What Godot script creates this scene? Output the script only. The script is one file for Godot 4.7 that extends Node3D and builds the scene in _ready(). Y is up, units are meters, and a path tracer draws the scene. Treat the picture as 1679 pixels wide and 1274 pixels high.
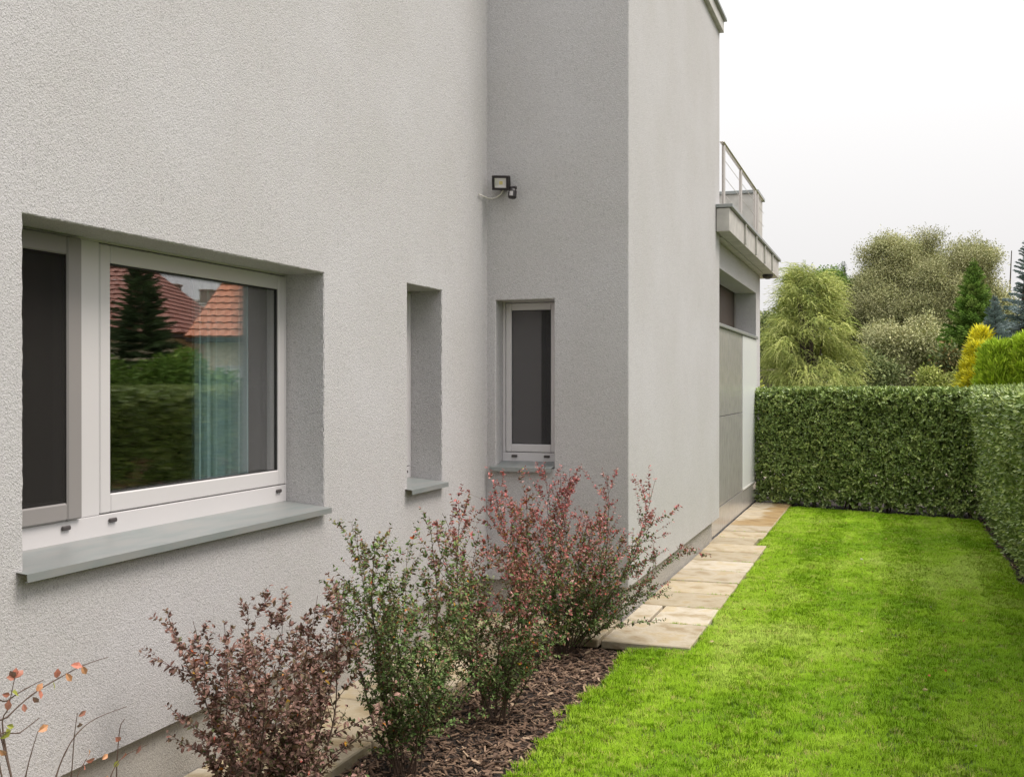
extends Node3D
# A grey rendered house seen along its garden front: lawn, clipped hedge, barberry bed, overcast day.
# x points away from the house, y up, -z along the wall into the distance; metres.

class MB:
	# collects triangles of one mesh
	var v := PackedVector3Array()
	var n := PackedVector3Array()
	var uv := PackedVector2Array()
	var ix := PackedInt32Array()
	func quad(a: Vector3, b: Vector3, c: Vector3, d: Vector3, hint: Vector3) -> void:
		var g := (b - a).cross(c - a)
		if g.length_squared() < 1e-18:
			g = (c - a).cross(d - a)
		var k := v.size()
		if g.dot(hint) > 0.0:
			v.append_array(PackedVector3Array([a, d, c, b]))
		else:
			v.append_array(PackedVector3Array([a, b, c, d]))
			g = -g
		g = g.normalized()
		var t1 := Vector3.UP.cross(g)
		if t1.length() < 0.1:
			t1 = Vector3.RIGHT
		t1 = t1.normalized()
		var t2 := g.cross(t1)
		for i in 4:
			n.append(g)
			uv.append(Vector2(v[k + i].dot(t1), -v[k + i].dot(t2)))
		ix.append_array(PackedInt32Array([k, k + 1, k + 2, k, k + 2, k + 3]))
	func tri(a: Vector3, b: Vector3, c: Vector3, hint: Vector3) -> void:
		var g := (b - a).cross(c - a)
		var k := v.size()
		if g.dot(hint) > 0.0:
			v.append_array(PackedVector3Array([a, c, b]))
		else:
			v.append_array(PackedVector3Array([a, b, c]))
			g = -g
		g = g.normalized()
		for i in 3:
			n.append(g)
			uv.append(Vector2(v[k + i].x, v[k + i].y))
		ix.append_array(PackedInt32Array([k, k + 1, k + 2]))
	func box(lo: Vector3, hi: Vector3, e := 0.0) -> void:
		# a box with edges cut off at 45 degrees by e
		var a := Vector3(minf(lo.x, hi.x), minf(lo.y, hi.y), minf(lo.z, hi.z))
		var b := Vector3(maxf(lo.x, hi.x), maxf(lo.y, hi.y), maxf(lo.z, hi.z))
		var c := (a + b) / 2.0
		var h := (b - a) / 2.0
		e = minf(e, minf(h.x, minf(h.y, h.z)) * 0.8)
		for ax in 3:
			var p := (ax + 1) % 3
			var q := (ax + 2) % 3
			for s in [-1.0, 1.0]:
				var f: Array[Vector3] = []
				for m in [[-1.0, -1.0], [1.0, -1.0], [1.0, 1.0], [-1.0, 1.0]]:
					var o := Vector3()
					o[ax] = s * h[ax]
					o[p] = m[0] * (h[p] - e)
					o[q] = m[1] * (h[q] - e)
					f.append(c + o)
				var dir := Vector3()
				dir[ax] = s
				quad(f[0], f[1], f[2], f[3], dir)
		if e <= 0.0:
			return
		for ax in 3:
			var p := (ax + 1) % 3
			var q := (ax + 2) % 3
			for sp in [-1.0, 1.0]:
				for sq in [-1.0, 1.0]:
					var f: Array[Vector3] = []
					for m in [[-1.0, 0], [1.0, 0], [1.0, 1], [-1.0, 1]]:
						var o := Vector3()
						o[ax] = m[0] * (h[ax] - e)
						o[p] = sp * (h[p] if m[1] == 0 else h[p] - e)
						o[q] = sq * (h[q] - e if m[1] == 0 else h[q])
						f.append(c + o)
					var dir := Vector3()
					dir[p] = sp
					dir[q] = sq
					quad(f[0], f[1], f[2], f[3], dir)
		for sx in [-1.0, 1.0]:
			for sy in [-1.0, 1.0]:
				for sz in [-1.0, 1.0]:
					var s := Vector3(sx, sy, sz)
					tri(c + s * Vector3(h.x, h.y - e, h.z - e), c + s * Vector3(h.x - e, h.y, h.z - e), c + s * Vector3(h.x - e, h.y - e, h.z), s)
	func tube(pts: PackedVector3Array, r: PackedFloat32Array, sides := 6, cap := true) -> void:
		var side := Vector3.UP
		var k0 := v.size()
		for i in pts.size():
			var d := (pts[mini(i + 1, pts.size() - 1)] - pts[maxi(i - 1, 0)]).normalized()
			var x := side - d * side.dot(d)
			if x.length() < 0.05:
				x = Vector3.RIGHT - d * d.x
			if x.length() < 0.05:
				x = Vector3.BACK - d * d.z
			x = x.normalized()
			side = x
			var y := d.cross(x)
			for j in sides:
				var a := TAU * j / sides
				var o := x * cos(a) + y * sin(a)
				v.append(pts[i] + o * r[i])
				n.append(o)
				uv.append(Vector2(float(j) / sides, i * 0.1))
		for i in pts.size() - 1:
			for j in sides:
				var a := k0 + i * sides + j
				var b := k0 + i * sides + (j + 1) % sides
				ix.append_array(PackedInt32Array([a, b + sides, b, a, a + sides, b + sides]))
		if cap:
			for e in [0, pts.size() - 1]:
				var d := (pts[mini(e + 1, pts.size() - 1)] - pts[maxi(e - 1, 0)]).normalized()
				if e == 0:
					d = -d
				var k := v.size()
				for j in sides:
					v.append(v[k0 + e * sides + j])
					n.append(d)
					uv.append(Vector2())
				for j in range(1, sides - 1):
					if e == 0:
						ix.append_array(PackedInt32Array([k, k + j, k + j + 1]))
					else:
						ix.append_array(PackedInt32Array([k, k + j + 1, k + j]))
	func lathe(c: Vector3, axis: Vector3, prof: Array, sides := 16) -> void:
		# prof: [radius, height along axis] pairs
		var d := axis.normalized()
		var x := (Vector3.RIGHT if absf(d.x) < 0.9 else Vector3.UP)
		x = (x - d * x.dot(d)).normalized()
		var y := d.cross(x)
		for i in prof.size() - 1:
			for j in sides:
				var a := TAU * j / sides
				var b := TAU * (j + 1) / sides
				var oa := x * cos(a) + y * sin(a)
				var ob := x * cos(b) + y * sin(b)
				var p: Array = prof[i]
				var q: Array = prof[i + 1]
				var out := (oa + ob) * float(q[1] - p[1]) + d * float(p[0] - q[0]) * 2.0
				if out.length() < 1e-6:
					out = oa
				if p[0] < 1e-5:
					tri(c + d * p[1], c + d * q[1] + oa * q[0], c + d * q[1] + ob * q[0], out)
				elif q[0] < 1e-5:
					tri(c + d * q[1], c + d * p[1] + oa * p[0], c + d * p[1] + ob * p[0], out)
				else:
					quad(c + d * p[1] + oa * p[0], c + d * q[1] + oa * q[0], c + d * q[1] + ob * q[0], c + d * p[1] + ob * p[0], out)
	func mesh() -> ArrayMesh:
		var a := []
		a.resize(Mesh.ARRAY_MAX)
		a[Mesh.ARRAY_VERTEX] = v
		a[Mesh.ARRAY_NORMAL] = n
		a[Mesh.ARRAY_TEX_UV] = uv
		a[Mesh.ARRAY_INDEX] = ix
		var m := ArrayMesh.new()
		m.add_surface_from_arrays(Mesh.PRIMITIVE_TRIANGLES, a)
		return m

class Leaves:
	# many small copies of one mesh
	var t: Array[Transform3D] = []
	var c := PackedColorArray()
	func put(at: Vector3, along: Vector3, roll: float, size: Vector3, col: Color) -> void:
		var y := along.normalized()
		var x := y.cross(Vector3.UP)
		if x.length() < 0.05:
			x = Vector3.RIGHT
		x = x.normalized().rotated(y, roll)
		var z := x.cross(y)
		t.append(Transform3D(Basis(x * size.x, y * size.y, z * size.z), at))
		c.append(col)

const AX := -2.69      # outer face of the long wall
const FX := -2.908     # front of its window frames
const CZ := -7.15      # face of the recessed cross wall
const BX := -1.665     # face of the projecting bay
const BEND := -11.27   # far end of the bay
const PX := -1.743     # face of the far wing
const HOUSE := "house"

var M := {}
var rng := RandomNumberGenerator.new()


# ------------------------------------------------------------------ helpers
func lin(r: float, g: float, b: float, a := 1.0) -> Color:
	var c := Color(r, g, b).linear_to_srgb()
	c.a = a
	return c

func mat(c: Color, rough := 0.8, metal := 0.0, spec := 0.5) -> StandardMaterial3D:
	var m := StandardMaterial3D.new()
	m.albedo_color = c
	m.roughness = rough
	m.metallic = metal
	m.metallic_specular = spec
	return m

func noise(freq: float, octaves := 3, kind := FastNoiseLite.TYPE_SIMPLEX_SMOOTH, sd := 1) -> FastNoiseLite:
	var f := FastNoiseLite.new()
	f.noise_type = kind
	f.frequency = freq
	f.seed = sd
	f.fractal_type = FastNoiseLite.FRACTAL_FBM if octaves > 1 else FastNoiseLite.FRACTAL_NONE
	f.fractal_octaves = octaves
	return f

func noise_tex(f: FastNoiseLite, size: int, ramp: Array = [], seam := true) -> Texture2D:
	# ramp: [offset, colour] pairs
	var t := NoiseTexture2D.new()
	t.width = size
	t.height = size
	t.seamless = seam   # the widest ones never repeat in sight
	t.seamless_blend_skirt = 0.15
	t.noise = f
	if ramp.size():
		var g := Gradient.new()
		var off := PackedFloat32Array()
		var col := PackedColorArray()
		for p in ramp:
			off.append(p[0])
			col.append(p[1])
		g.offsets = off
		g.colors = col
		t.color_ramp = g
	return t

func grain_image(size: int, cells: Array, sd: int) -> PackedFloat32Array:
	# layers of random dots, [cells across, weight], each wrapped round its edges so that the tile has no seam
	var g := RandomNumberGenerator.new()
	g.seed = sd
	var sum := PackedFloat32Array()
	sum.resize(size * size)
	for c in cells:
		var n: int = c[0]
		var w: float = c[1]
		var k := size / n
		var pad := 3
		var dots := PackedByteArray()
		dots.resize(n * n)
		for i in n * n:
			dots[i] = g.randi() & 255
		var im := Image.create(n + 2 * pad, n + 2 * pad, false, Image.FORMAT_L8)
		var wide := PackedByteArray()
		wide.resize((n + 2 * pad) * (n + 2 * pad))
		for y in n + 2 * pad:
			for x in n + 2 * pad:
				wide[y * (n + 2 * pad) + x] = dots[posmod(y - pad, n) * n + posmod(x - pad, n)]
		im.set_data(n + 2 * pad, n + 2 * pad, false, Image.FORMAT_L8, wide)
		im.resize((n + 2 * pad) * k, (n + 2 * pad) * k, Image.INTERPOLATE_CUBIC)
		var part_im := im.get_region(Rect2i(pad * k, pad * k, size, size)).get_data()
		for i in size * size:
			sum[i] += (part_im[i] / 255.0 - 0.5) * w
	return sum

func grain_tex(size: int, cells: Array, sd: int, ramp: Array) -> Texture2D:
	# ramp: [value, brightness] pairs over about -0.5 .. 0.5
	var sum := grain_image(size, cells, sd)
	var lut := PackedByteArray()
	lut.resize(256)
	for i in 256:
		var v := i / 255.0 - 0.5
		var b: float = ramp[0][1]
		for k in ramp.size() - 1:
			if v >= ramp[k][0]:
				b = lerpf(ramp[k][1], ramp[k + 1][1], clampf((v - ramp[k][0]) / (ramp[k + 1][0] - ramp[k][0]), 0, 1))
		lut[i] = int(clampf(b, 0, 1) * 255.0)
	var px := PackedByteArray()
	px.resize(size * size)
	for i in size * size:
		px[i] = lut[clampi(int((sum[i] + 0.5) * 255.0), 0, 255)]
	var im := Image.create_from_data(size, size, false, Image.FORMAT_L8, px)
	return ImageTexture.create_from_image(im)

func tri_map(m: StandardMaterial3D, per_metre: Vector3, sharp := 8.0) -> void:
	m.uv1_triplanar = true
	m.uv1_world_triplanar = true
	m.uv1_scale = per_metre
	m.uv1_triplanar_sharpness = sharp

func relief(m: StandardMaterial3D, t: Texture2D, cm: float) -> void:
	m.heightmap_enabled = true
	m.heightmap_texture = t
	m.heightmap_scale = cm

func grey(a: float) -> Color:
	return Color(a, a, a)

func over(m: StandardMaterial3D, t: Texture2D, per_metre: Vector3) -> void:
	# a second, coarse colour pattern multiplied over the first
	m.detail_enabled = true
	m.detail_blend_mode = BaseMaterial3D.BLEND_MODE_MUL
	m.detail_uv_layer = BaseMaterial3D.DETAIL_UV_2
	m.detail_albedo = t
	m.uv2_triplanar = true
	m.uv2_world_triplanar = true
	m.uv2_scale = per_metre
	m.uv2_triplanar_sharpness = 8.0

func thing(called: String, label: String, category: String, at := Vector3.ZERO, group := "", kind := "") -> Node3D:
	var o := Node3D.new()
	o.name = called
	add_child(o, true)
	o.name = numbered(o, called)
	o.position = at
	o.set_meta("label", label)
	o.set_meta("category", category)
	if group:
		o.set_meta("group", group)
	if kind:
		o.set_meta("kind", kind)
	return o

var taken := {}
func numbered(o: Node, called: String) -> String:
	var p := o.get_parent()
	var key := str(p.get_instance_id()) + called
	var k: int = taken.get(key, 0)
	taken[key] = k + 1
	return called if k == 0 else "%s_%03d" % [called, k]

func part(parent: Node3D, called: String, m: Mesh, material: Material, kind := "") -> MeshInstance3D:
	# meshes are given in world places; the part is set back by where its thing stands
	var o := MeshInstance3D.new()
	o.name = called
	o.mesh = m
	o.material_override = material
	parent.add_child(o, true)
	o.name = numbered(o, called)
	if parent.get_parent() == self:
		o.position = -parent.position
	if kind:
		o.set_meta("kind", kind)
	return o

func scatter(parent: Node3D, called: String, m: Mesh, l: Leaves, material: Material) -> MultiMeshInstance3D:
	var mm := MultiMesh.new()
	mm.transform_format = MultiMesh.TRANSFORM_3D
	mm.use_colors = true
	mm.mesh = m
	mm.instance_count = l.t.size()
	for i in l.t.size():
		mm.set_instance_transform(i, l.t[i])
		mm.set_instance_color(i, l.c[i])
	var o := MultiMeshInstance3D.new()
	o.name = called
	o.multimesh = mm
	o.material_override = material
	parent.add_child(o, true)
	o.name = numbered(o, called)
	if parent.get_parent() == self:
		o.position = -parent.position
	o.set_meta("kind", "stuff")
	return o

func structure(called: String, m: Mesh, material: Material) -> MeshInstance3D:
	var o := MeshInstance3D.new()
	o.name = called
	o.mesh = m
	o.material_override = material
	add_child(o, true)
	o.set_meta("kind", "structure")
	return o

func r(a: float, b: float) -> float:
	return rng.randf_range(a, b)

func rv() -> Vector3:
	return Vector3(rng.randfn(), rng.randfn(), rng.randfn()).normalized()

func mix_cols(cols: Array) -> Color:
	var a: Color = cols[rng.randi() % cols.size()]
	var b: Color = cols[rng.randi() % cols.size()]
	var c := a.lerp(b, rng.randf())
	var k := r(0.85, 1.15)
	return Color(c.r * k, c.g * k, c.b * k)

func bx(lo: Vector3, hi: Vector3, e := 0.003) -> ArrayMesh:
	var m := MB.new()
	m.box(lo, hi, e)
	return m.mesh()


func _ready() -> void:
	rng.seed = 4711
	# ---- camera
	var cam := Camera3D.new()
	cam.name = "camera"
	add_child(cam)
	cam.position = Vector3(0, 1.6, 0)
	cam.rotation_degrees = Vector3(-0.19, 19.29, 0)
	cam.fov = 39.6
	cam.near = 0.05
	cam.far = 600.0
	cam.current = true
	# ---- overcast sky, far brighter overhead than at the horizon, and a veiled sun
	var sky := ProceduralSkyMaterial.new()
	sky.sky_top_color = lin(0.97, 0.98, 1.0)
	sky.sky_horizon_color = lin(0.179, 0.1755, 0.174)
	sky.sky_curve = 2.5
	sky.ground_horizon_color = lin(0.2, 0.2, 0.18)
	sky.ground_bottom_color = lin(0.1, 0.1, 0.08)
	sky.sun_angle_max = 0.0
	var env := Environment.new()
	env.background_mode = Environment.BG_SKY
	env.sky = Sky.new()
	env.sky.sky_material = sky
	env.background_energy_multiplier = 2.48
	env.tonemap_mode = Environment.TONE_MAPPER_LINEAR
	env.tonemap_exposure = 1.79
	env.sdfgi_enabled = true
	env.ssao_enabled = true
	env.ssil_enabled = true
	var we := WorldEnvironment.new()
	we.name = "world"
	we.environment = env
	add_child(we)
	var sun := DirectionalLight3D.new()
	sun.name = "sun"
	sun.light_energy = 0.5
	sun.light_color = Color(1.0, 0.965, 0.92)
	sun.light_angular_distance = 25.0
	sun.shadow_enabled = true
	sun.sky_mode = DirectionalLight3D.SKY_MODE_LIGHT_ONLY
	add_child(sun)
	sun.look_at_from_position(Vector3(5.6, 9, -0.5), Vector3.ZERO)
	materials()
	setting()
	house()
	neighbours()
	garden()
	background()
	lamp()


# ------------------------------------------------------------------ materials
func materials() -> void:
	# scratched render: grains of some 5 mm standing 2 mm proud
	var grain := grain_tex(1024, [[256, 0.55], [128, 0.45], [512, 0.2]], 11, [[-0.5, 0.0], [0.5, 1.0]])
	var fine := grain_tex(1024, [[256, 0.7], [512, 0.4], [64, 0.1]], 5, [[-0.5, 0.76], [-0.25, 0.86], [-0.05, 0.965], [0.15, 0.985], [0.5, 1.0]])
	var patch := noise_tex(noise(0.02, 4, FastNoiseLite.TYPE_SIMPLEX_SMOOTH, 9), 1024, [[0.25, Color(0.98, 0.978, 0.972)], [0.75, Color(1, 1, 1)]], false)
	var p := mat(lin(0.565, 0.549, 0.558), 0.95, 0.0, 0.3)
	p.albedo_texture = fine
	relief(p, grain, 0.2)
	tri_map(p, Vector3.ONE * 1.4)
	over(p, patch, Vector3.ONE * 0.045)
	p.uv2_offset = Vector3.ONE * 0.55
	M.plaster = p
	var mosaic := mat(lin(0.56, 0.53, 0.5), 0.8)
	mosaic.albedo_texture = grain_tex(512, [[256, 0.6], [128, 0.4]], 6, [[-0.5, 0.4], [-0.15, 0.75], [0.1, 0.97], [0.5, 1.0]])
	relief(mosaic, grain, 0.3)
	tri_map(mosaic, Vector3.ONE * 1.9)
	over(mosaic, patch, Vector3.ONE * 0.045)
	mosaic.uv2_offset = Vector3.ONE * 0.55
	M.plinth = mosaic
	M.plinth_plaster = p.duplicate()
	M.plinth_plaster.albedo_color = lin(0.5, 0.475, 0.45)
	M.pvc = mat(lin(0.59, 0.565, 0.57), 0.38)
	M.screen_frame = mat(lin(0.26, 0.24, 0.235), 0.45)
	var mesh_cloth := mat(Color(0.12, 0.105, 0.095, 0.72), 0.9)
	mesh_cloth.transparency = BaseMaterial3D.TRANSPARENCY_ALPHA
	M.screen_mesh = mesh_cloth
	M.rubber = mat(lin(0.015, 0.015, 0.015), 0.6)
	M.weep = mat(lin(0.06, 0.05, 0.05), 0.5)
	var glass := mat(Color(1, 1, 1, 0.0), 0.0)
	glass.transparency = BaseMaterial3D.TRANSPARENCY_ALPHA
	M.glass = glass
	var zinc := mat(lin(0.31, 0.325, 0.32), 0.4, 0.35)
	zinc.albedo_texture = noise_tex(noise(0.01, 4, FastNoiseLite.TYPE_SIMPLEX_SMOOTH, 14), 512, [[0.2, Color(0.92, 0.94, 0.94)], [0.5, Color(0.97, 0.97, 0.97)], [0.8, Color(1, 0.985, 0.98)]])
	tri_map(zinc, Vector3(2.2, 2.2, 0.5))
	M.zinc = zinc
	var clad := mat(lin(0.52, 0.5, 0.465), 0.5, 0.15)
	clad.albedo_texture = noise_tex(noise(0.01, 3, FastNoiseLite.TYPE_SIMPLEX_SMOOTH, 15), 512, [[0.2, grey(0.9)], [0.8, grey(1.0)]])
	tri_map(clad, Vector3.ONE * 0.8)
	M.cladding = clad
	M.steel = mat(lin(0.6, 0.56, 0.52), 0.32, 0.85)
	M.dark_wood = mat(lin(0.05, 0.035, 0.025), 0.6)
	M.room = mat(lin(0.1, 0.085, 0.065), 0.9)
	M.room_floor = mat(lin(0.1, 0.06, 0.035), 0.5)
	var stone := mat(lin(0.42, 0.405, 0.405), 0.2)
	stone.albedo_texture = noise_tex(noise(0.02, 5, FastNoiseLite.TYPE_SIMPLEX_SMOOTH, 16), 512, [[0.2, Color(0.93, 0.925, 0.915)], [0.5, Color(0.97, 0.965, 0.96)], [0.8, Color(1, 0.99, 0.98)]])
	tri_map(stone, Vector3(0.9, 0.5, 0.9))
	M.stone_panel = stone
	M.white_panel = mat(lin(0.8, 0.81, 0.82), 0.25)
	M.white_trim = mat(lin(0.75, 0.74, 0.72), 0.4)
	var slab_tex := noise_tex(noise(0.008, 5, FastNoiseLite.TYPE_SIMPLEX_SMOOTH, 21), 512, [[0.15, Color(0.84, 0.79, 0.7)], [0.38, Color(0.95, 0.93, 0.89)], [0.62, Color(0.99, 0.98, 0.965)], [0.85, Color(0.96, 0.92, 0.83)]])
	var slab_bump := noise_tex(noise(0.05, 4, FastNoiseLite.TYPE_SIMPLEX, 22), 512)
	M.slabs = []
	for k in [lin(0.46, 0.405, 0.32), lin(0.55, 0.5, 0.42), lin(0.42, 0.365, 0.275), lin(0.5, 0.435, 0.33)]:
		var s := mat(k, 0.75, 0.0, 0.4)
		s.albedo_texture = slab_tex
		relief(s, slab_bump, 0.25)
		tri_map(s, Vector3(0.8, 0.8, 0.8))
		s.uv1_offset = Vector3(M.slabs.size() * 0.37, 0, M.slabs.size() * 0.23)
		M.slabs.append(s)
	# the far flags, browned by damp leaf litter along the lawn
	var stain := Image.create(256, 256, false, Image.FORMAT_RGBA8)
	var sn := noise(0.035, 4, FastNoiseLite.TYPE_SIMPLEX, 71)
	for y in 256:
		for x in 256:
			var wx := (x + 0.5) / 64.0 - 4.0
			var wz := (y + 0.5) / 64.0 - 16.0
			var k := wx + 1.5 + 0.16 * sn.get_noise_2d(x, y) + maxf(0.0, wz + 13.3) * 0.35
			stain.set_pixel(x, y, Color(0.84, 0.75, 0.58, clampf(k * 7.0 + 0.3, 0.0, 0.9)))
	var st := mat(lin(0.53, 0.465, 0.365), 0.7)
	st.albedo_texture = slab_tex
	relief(st, slab_bump, 0.25)
	tri_map(st, Vector3(0.8, 0.8, 0.8))
	over(st, ImageTexture.create_from_image(stain), Vector3.ONE * 0.25)
	M.slab_stained = st
	var soil := mat(lin(0.05, 0.032, 0.022), 0.95)
	soil.albedo_texture = noise_tex(noise(0.05, 4, FastNoiseLite.TYPE_SIMPLEX, 23), 512, [[0.2, grey(0.5)], [0.8, grey(1.0)]])
	relief(soil, slab_bump, 1.5)
	tri_map(soil, Vector3.ONE * 1.5)
	M.soil = soil
	var turf := mat(lin(0.09, 0.14, 0.02), 0.95)
	turf.albedo_texture = noise_tex(noise(0.03, 4, FastNoiseLite.TYPE_SIMPLEX, 24), 512, [[0.2, grey(0.6)], [0.8, grey(1.0)]])
	tri_map(turf, Vector3.ONE * 1.0)
	M.turf = turf
	var far_ground := mat(lin(0.09, 0.1, 0.04), 0.95)
	far_ground.albedo_texture = noise_tex(noise(0.02, 5, FastNoiseLite.TYPE_SIMPLEX_SMOOTH, 25), 512, [[0.2, Color(0.75, 0.7, 0.55)], [0.5, Color(0.8, 0.9, 0.6)], [0.8, Color(1, 1, 0.8)]])
	tri_map(far_ground, Vector3.ONE * 0.08)
	M.ground = far_ground
	var lane := mat(lin(0.45, 0.37, 0.29), 0.9)
	lane.albedo_texture = noise_tex(noise(0.05, 4, FastNoiseLite.TYPE_SIMPLEX, 26), 512, [[0.2, grey(0.75)], [0.8, grey(1.0)]])
	tri_map(lane, Vector3.ONE * 0.6)
	M.lane = lane
	# plants
	M.leaf = plant_mat(0.33, 0.25)
	M.leaf_matt = plant_mat(0.6, 0.3)
	M.leaf_matt.metallic_specular = 0.25
	M.grass = plant_mat(0.7, 0.5)
	M.grass.metallic_specular = 0.2
	M.chip = mat(Color.WHITE, 0.85)
	M.chip.vertex_color_use_as_albedo = true
	M.bark = mat(lin(0.11, 0.085, 0.06), 0.9)
	M.bark.albedo_texture = noise_tex(noise(0.04, 4, FastNoiseLite.TYPE_SIMPLEX, 27), 256, [[0.2, grey(0.6)], [0.8, grey(1.0)]])
	tri_map(M.bark, Vector3(3, 1, 3))
	M.twig = mat(lin(0.1, 0.065, 0.048), 0.8)
	M.twig_red = mat(lin(0.13, 0.05, 0.045), 0.7)
	M.hedge_twig = mat(lin(0.12, 0.09, 0.06), 0.85)

func plant_mat(rough: float, through: float) -> StandardMaterial3D:
	var m := mat(Color.WHITE, rough)
	m.vertex_color_use_as_albedo = true
	m.backlight_enabled = true
	m.backlight = Color(through, through, through * 0.85)
	return m


# ------------------------------------------------------------------ the setting
func sheet(x0: float, z0: float, x1: float, z1: float, y: float) -> ArrayMesh:
	var m := MB.new()
	m.quad(Vector3(x0, y, z0), Vector3(x1, y, z0), Vector3(x1, y, z1), Vector3(x0, y, z1), Vector3.UP)
	return m.mesh()

func poly(pts: PackedVector2Array, y: float, deep := 0.0) -> ArrayMesh:
	# flat polygon in x, z
	var m := MB.new()
	var t := Geometry2D.triangulate_polygon(pts)
	for i in range(0, t.size(), 3):
		var q := [pts[t[i]], pts[t[i + 1]], pts[t[i + 2]]]
		m.tri(Vector3(q[0].x, y, q[0].y), Vector3(q[1].x, y, q[1].y), Vector3(q[2].x, y, q[2].y), Vector3.UP)
	if deep > 0.0:
		var mid := Vector2()
		for p in pts:
			mid += p / pts.size()
		for i in pts.size():
			var a := pts[i]
			var b := pts[(i + 1) % pts.size()]
			var o := (a + b) / 2.0 - mid
			m.quad(Vector3(a.x, y, a.y), Vector3(b.x, y, b.y), Vector3(b.x, y - deep, b.y), Vector3(a.x, y - deep, a.y), Vector3(o.x, 0, o.y))
	return m.mesh()

# the back hedge stands askew: from beside the far wing to the corner with the long hedge
const H0 := Vector2(-1.70, -15.05)
const H1 := Vector2(1.10, -14.07)

func hedge_z(x: float) -> float:
	return H0.y + (x - H0.x) * (H1.y - H0.y) / (H1.x - H0.x)

func setting() -> void:
	structure("ground", sheet(-300, 60, 300, -400, -0.09), M.ground)
	structure("lane", sheet(-30, -17.6, 40, -22.0, -0.07), M.lane)
	# bark bed and the bare strips below the hedges
	structure("bed_soil", sheet(-2.3, 2.0, -1.4, -6.6, -0.062), M.soil)
	structure("hedge_soil", sheet(0.9, 3.38, 2.4, -15.0, -0.045), M.soil)
	structure("back_soil", poly(PackedVector2Array([H0 + Vector2(-0.05, 0.35), H1 + Vector2(0.9, 0.5), H1 + Vector2(0.9, -1.3), H0 + Vector2(-0.05, -1.3)]), -0.055), M.soil)
	# path: flags laid end to end
	var path := Node3D.new()
	path.name = "path"
	add_child(path)
	path.set_meta("kind", "structure")
	var row := [-6.56, -7.2, -7.765, -8.3, -8.8, -9.34, -9.88, -10.41, -10.93]
	for i in row.size() - 1:
		if i == 1:
			flag(path, Rect2(-1.715, row[i], 0.17, row[i + 1] - row[i]), 1)
			flag(path, Rect2(-1.54, row[i], 0.40, row[i + 1] - row[i]), 1)
		else:
			flag(path, Rect2(-1.715, row[i], 0.575, row[i + 1] - row[i]), i)
	for i in 8:
		var z0 := -10.95 - i * 0.512
		var w := 0.5 if i else 0.46
		flag(path, Rect2(PX + 0.005, z0, w, -0.512), i + 2 if i < 3 else -1)
	# in front of the cross wall and along the long wall
	flag(path, Rect2(-2.20, -6.56, 0.48, -0.625), 2)
	flag(path, Rect2(-2.735, -6.56, 0.53, -0.625), 0)
	for i in 18:
		flag(path, Rect2(-2.735, -6.55 + i * 0.545, 0.55, 0.545), [2, 3, 0, 2, 3, 1][i % 6])

func flag(path: Node3D, a: Rect2, tone: int) -> void:
	var b := a.abs()
	var g := 0.008
	var dy := r(-0.005, 0.005)
	var m := MB.new()
	m.box(Vector3(b.position.x + g, -0.055, b.position.y + g), Vector3(b.end.x - g, 0.0 + dy, b.end.y - g), 0.006)
	var o := part(path, "paving_slab", m.mesh(), M.slab_stained if tone < 0 else M.slabs[tone % 4])
	o.rotation.z = r(-0.003, 0.003)


# ------------------------------------------------------------------ the house
func plaster_face(m: MB, o: Vector3, u: Vector3, n: Vector3, w: float, y0: float, y1: float, holes: Array, deep: float) -> void:
	# a rendered wall face with window openings; holes: [s0, y0, s1, y1]; edges of the openings are slightly ragged
	var e := 0.015
	var at := func(s: float, y: float, d: float) -> Vector3: return o + u * s + Vector3.UP * y - n * d
	var cuts := [0.0, w]
	for h in holes:
		cuts.append_array([h[0] - e, h[2] + e])
	cuts.sort()
	for i in cuts.size() - 1:
		var a: float = cuts[i]
		var b: float = cuts[i + 1]
		var bands := [[y0, y1]]
		for h in holes:
			if a >= h[0] - e - 0.001 and b <= h[2] + e + 0.001:
				bands = [[y0, h[1] - e], [h[3] + e, y1]]
		for q in bands:
			m.quad(at.call(a, q[0], 0.0), at.call(b, q[0], 0.0), at.call(b, q[1], 0.0), at.call(a, q[1], 0.0), n)
	for h in holes:
		var cs := [Vector2(h[0], h[1]), Vector2(h[2], h[1]), Vector2(h[2], h[3]), Vector2(h[0], h[3])]
		for k in 4:
			var c0: Vector2 = cs[k]
			var c1: Vector2 = cs[(k + 1) % 4]
			var d := (c1 - c0).normalized()
			var out := Vector2(d.y, -d.x)
			var steps := maxi(4, int(c0.distance_to(c1) / 0.022))
			var prof := [[e, 0.0], [0.006, 0.0], [0.002, 0.0015], [0.0, 0.006], [0.0, 0.016], [0.0, deep]]
			var prev := []
			for i in steps + 1:
				var f := float(i) / steps
				var row := []
				for j in prof.size():
					var off: float = prof[j][0]
					var dep: float = prof[j][1]
					var jag := 0.0
					if j >= 1 and j <= 3 and i > 0 and i < steps:
						jag = r(-0.0018, 0.0015)
					var p := (c0 - d * off).lerp(c1 + d * off, f) + out * (off + jag)
					row.append(at.call(p.x, p.y, dep + (r(0, 0.002) if j == 2 else 0.0)))
				if i > 0:
					for j in prof.size() - 1:
						var hint := n * (1.0 if j < 3 else 0.01) - (u * out.x + Vector3.UP * out.y) * (0.3 if j < 3 else 1.0)
						m.quad(prev[j], row[j], row[j + 1], prev[j + 1], hint)
				prev = row

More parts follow.
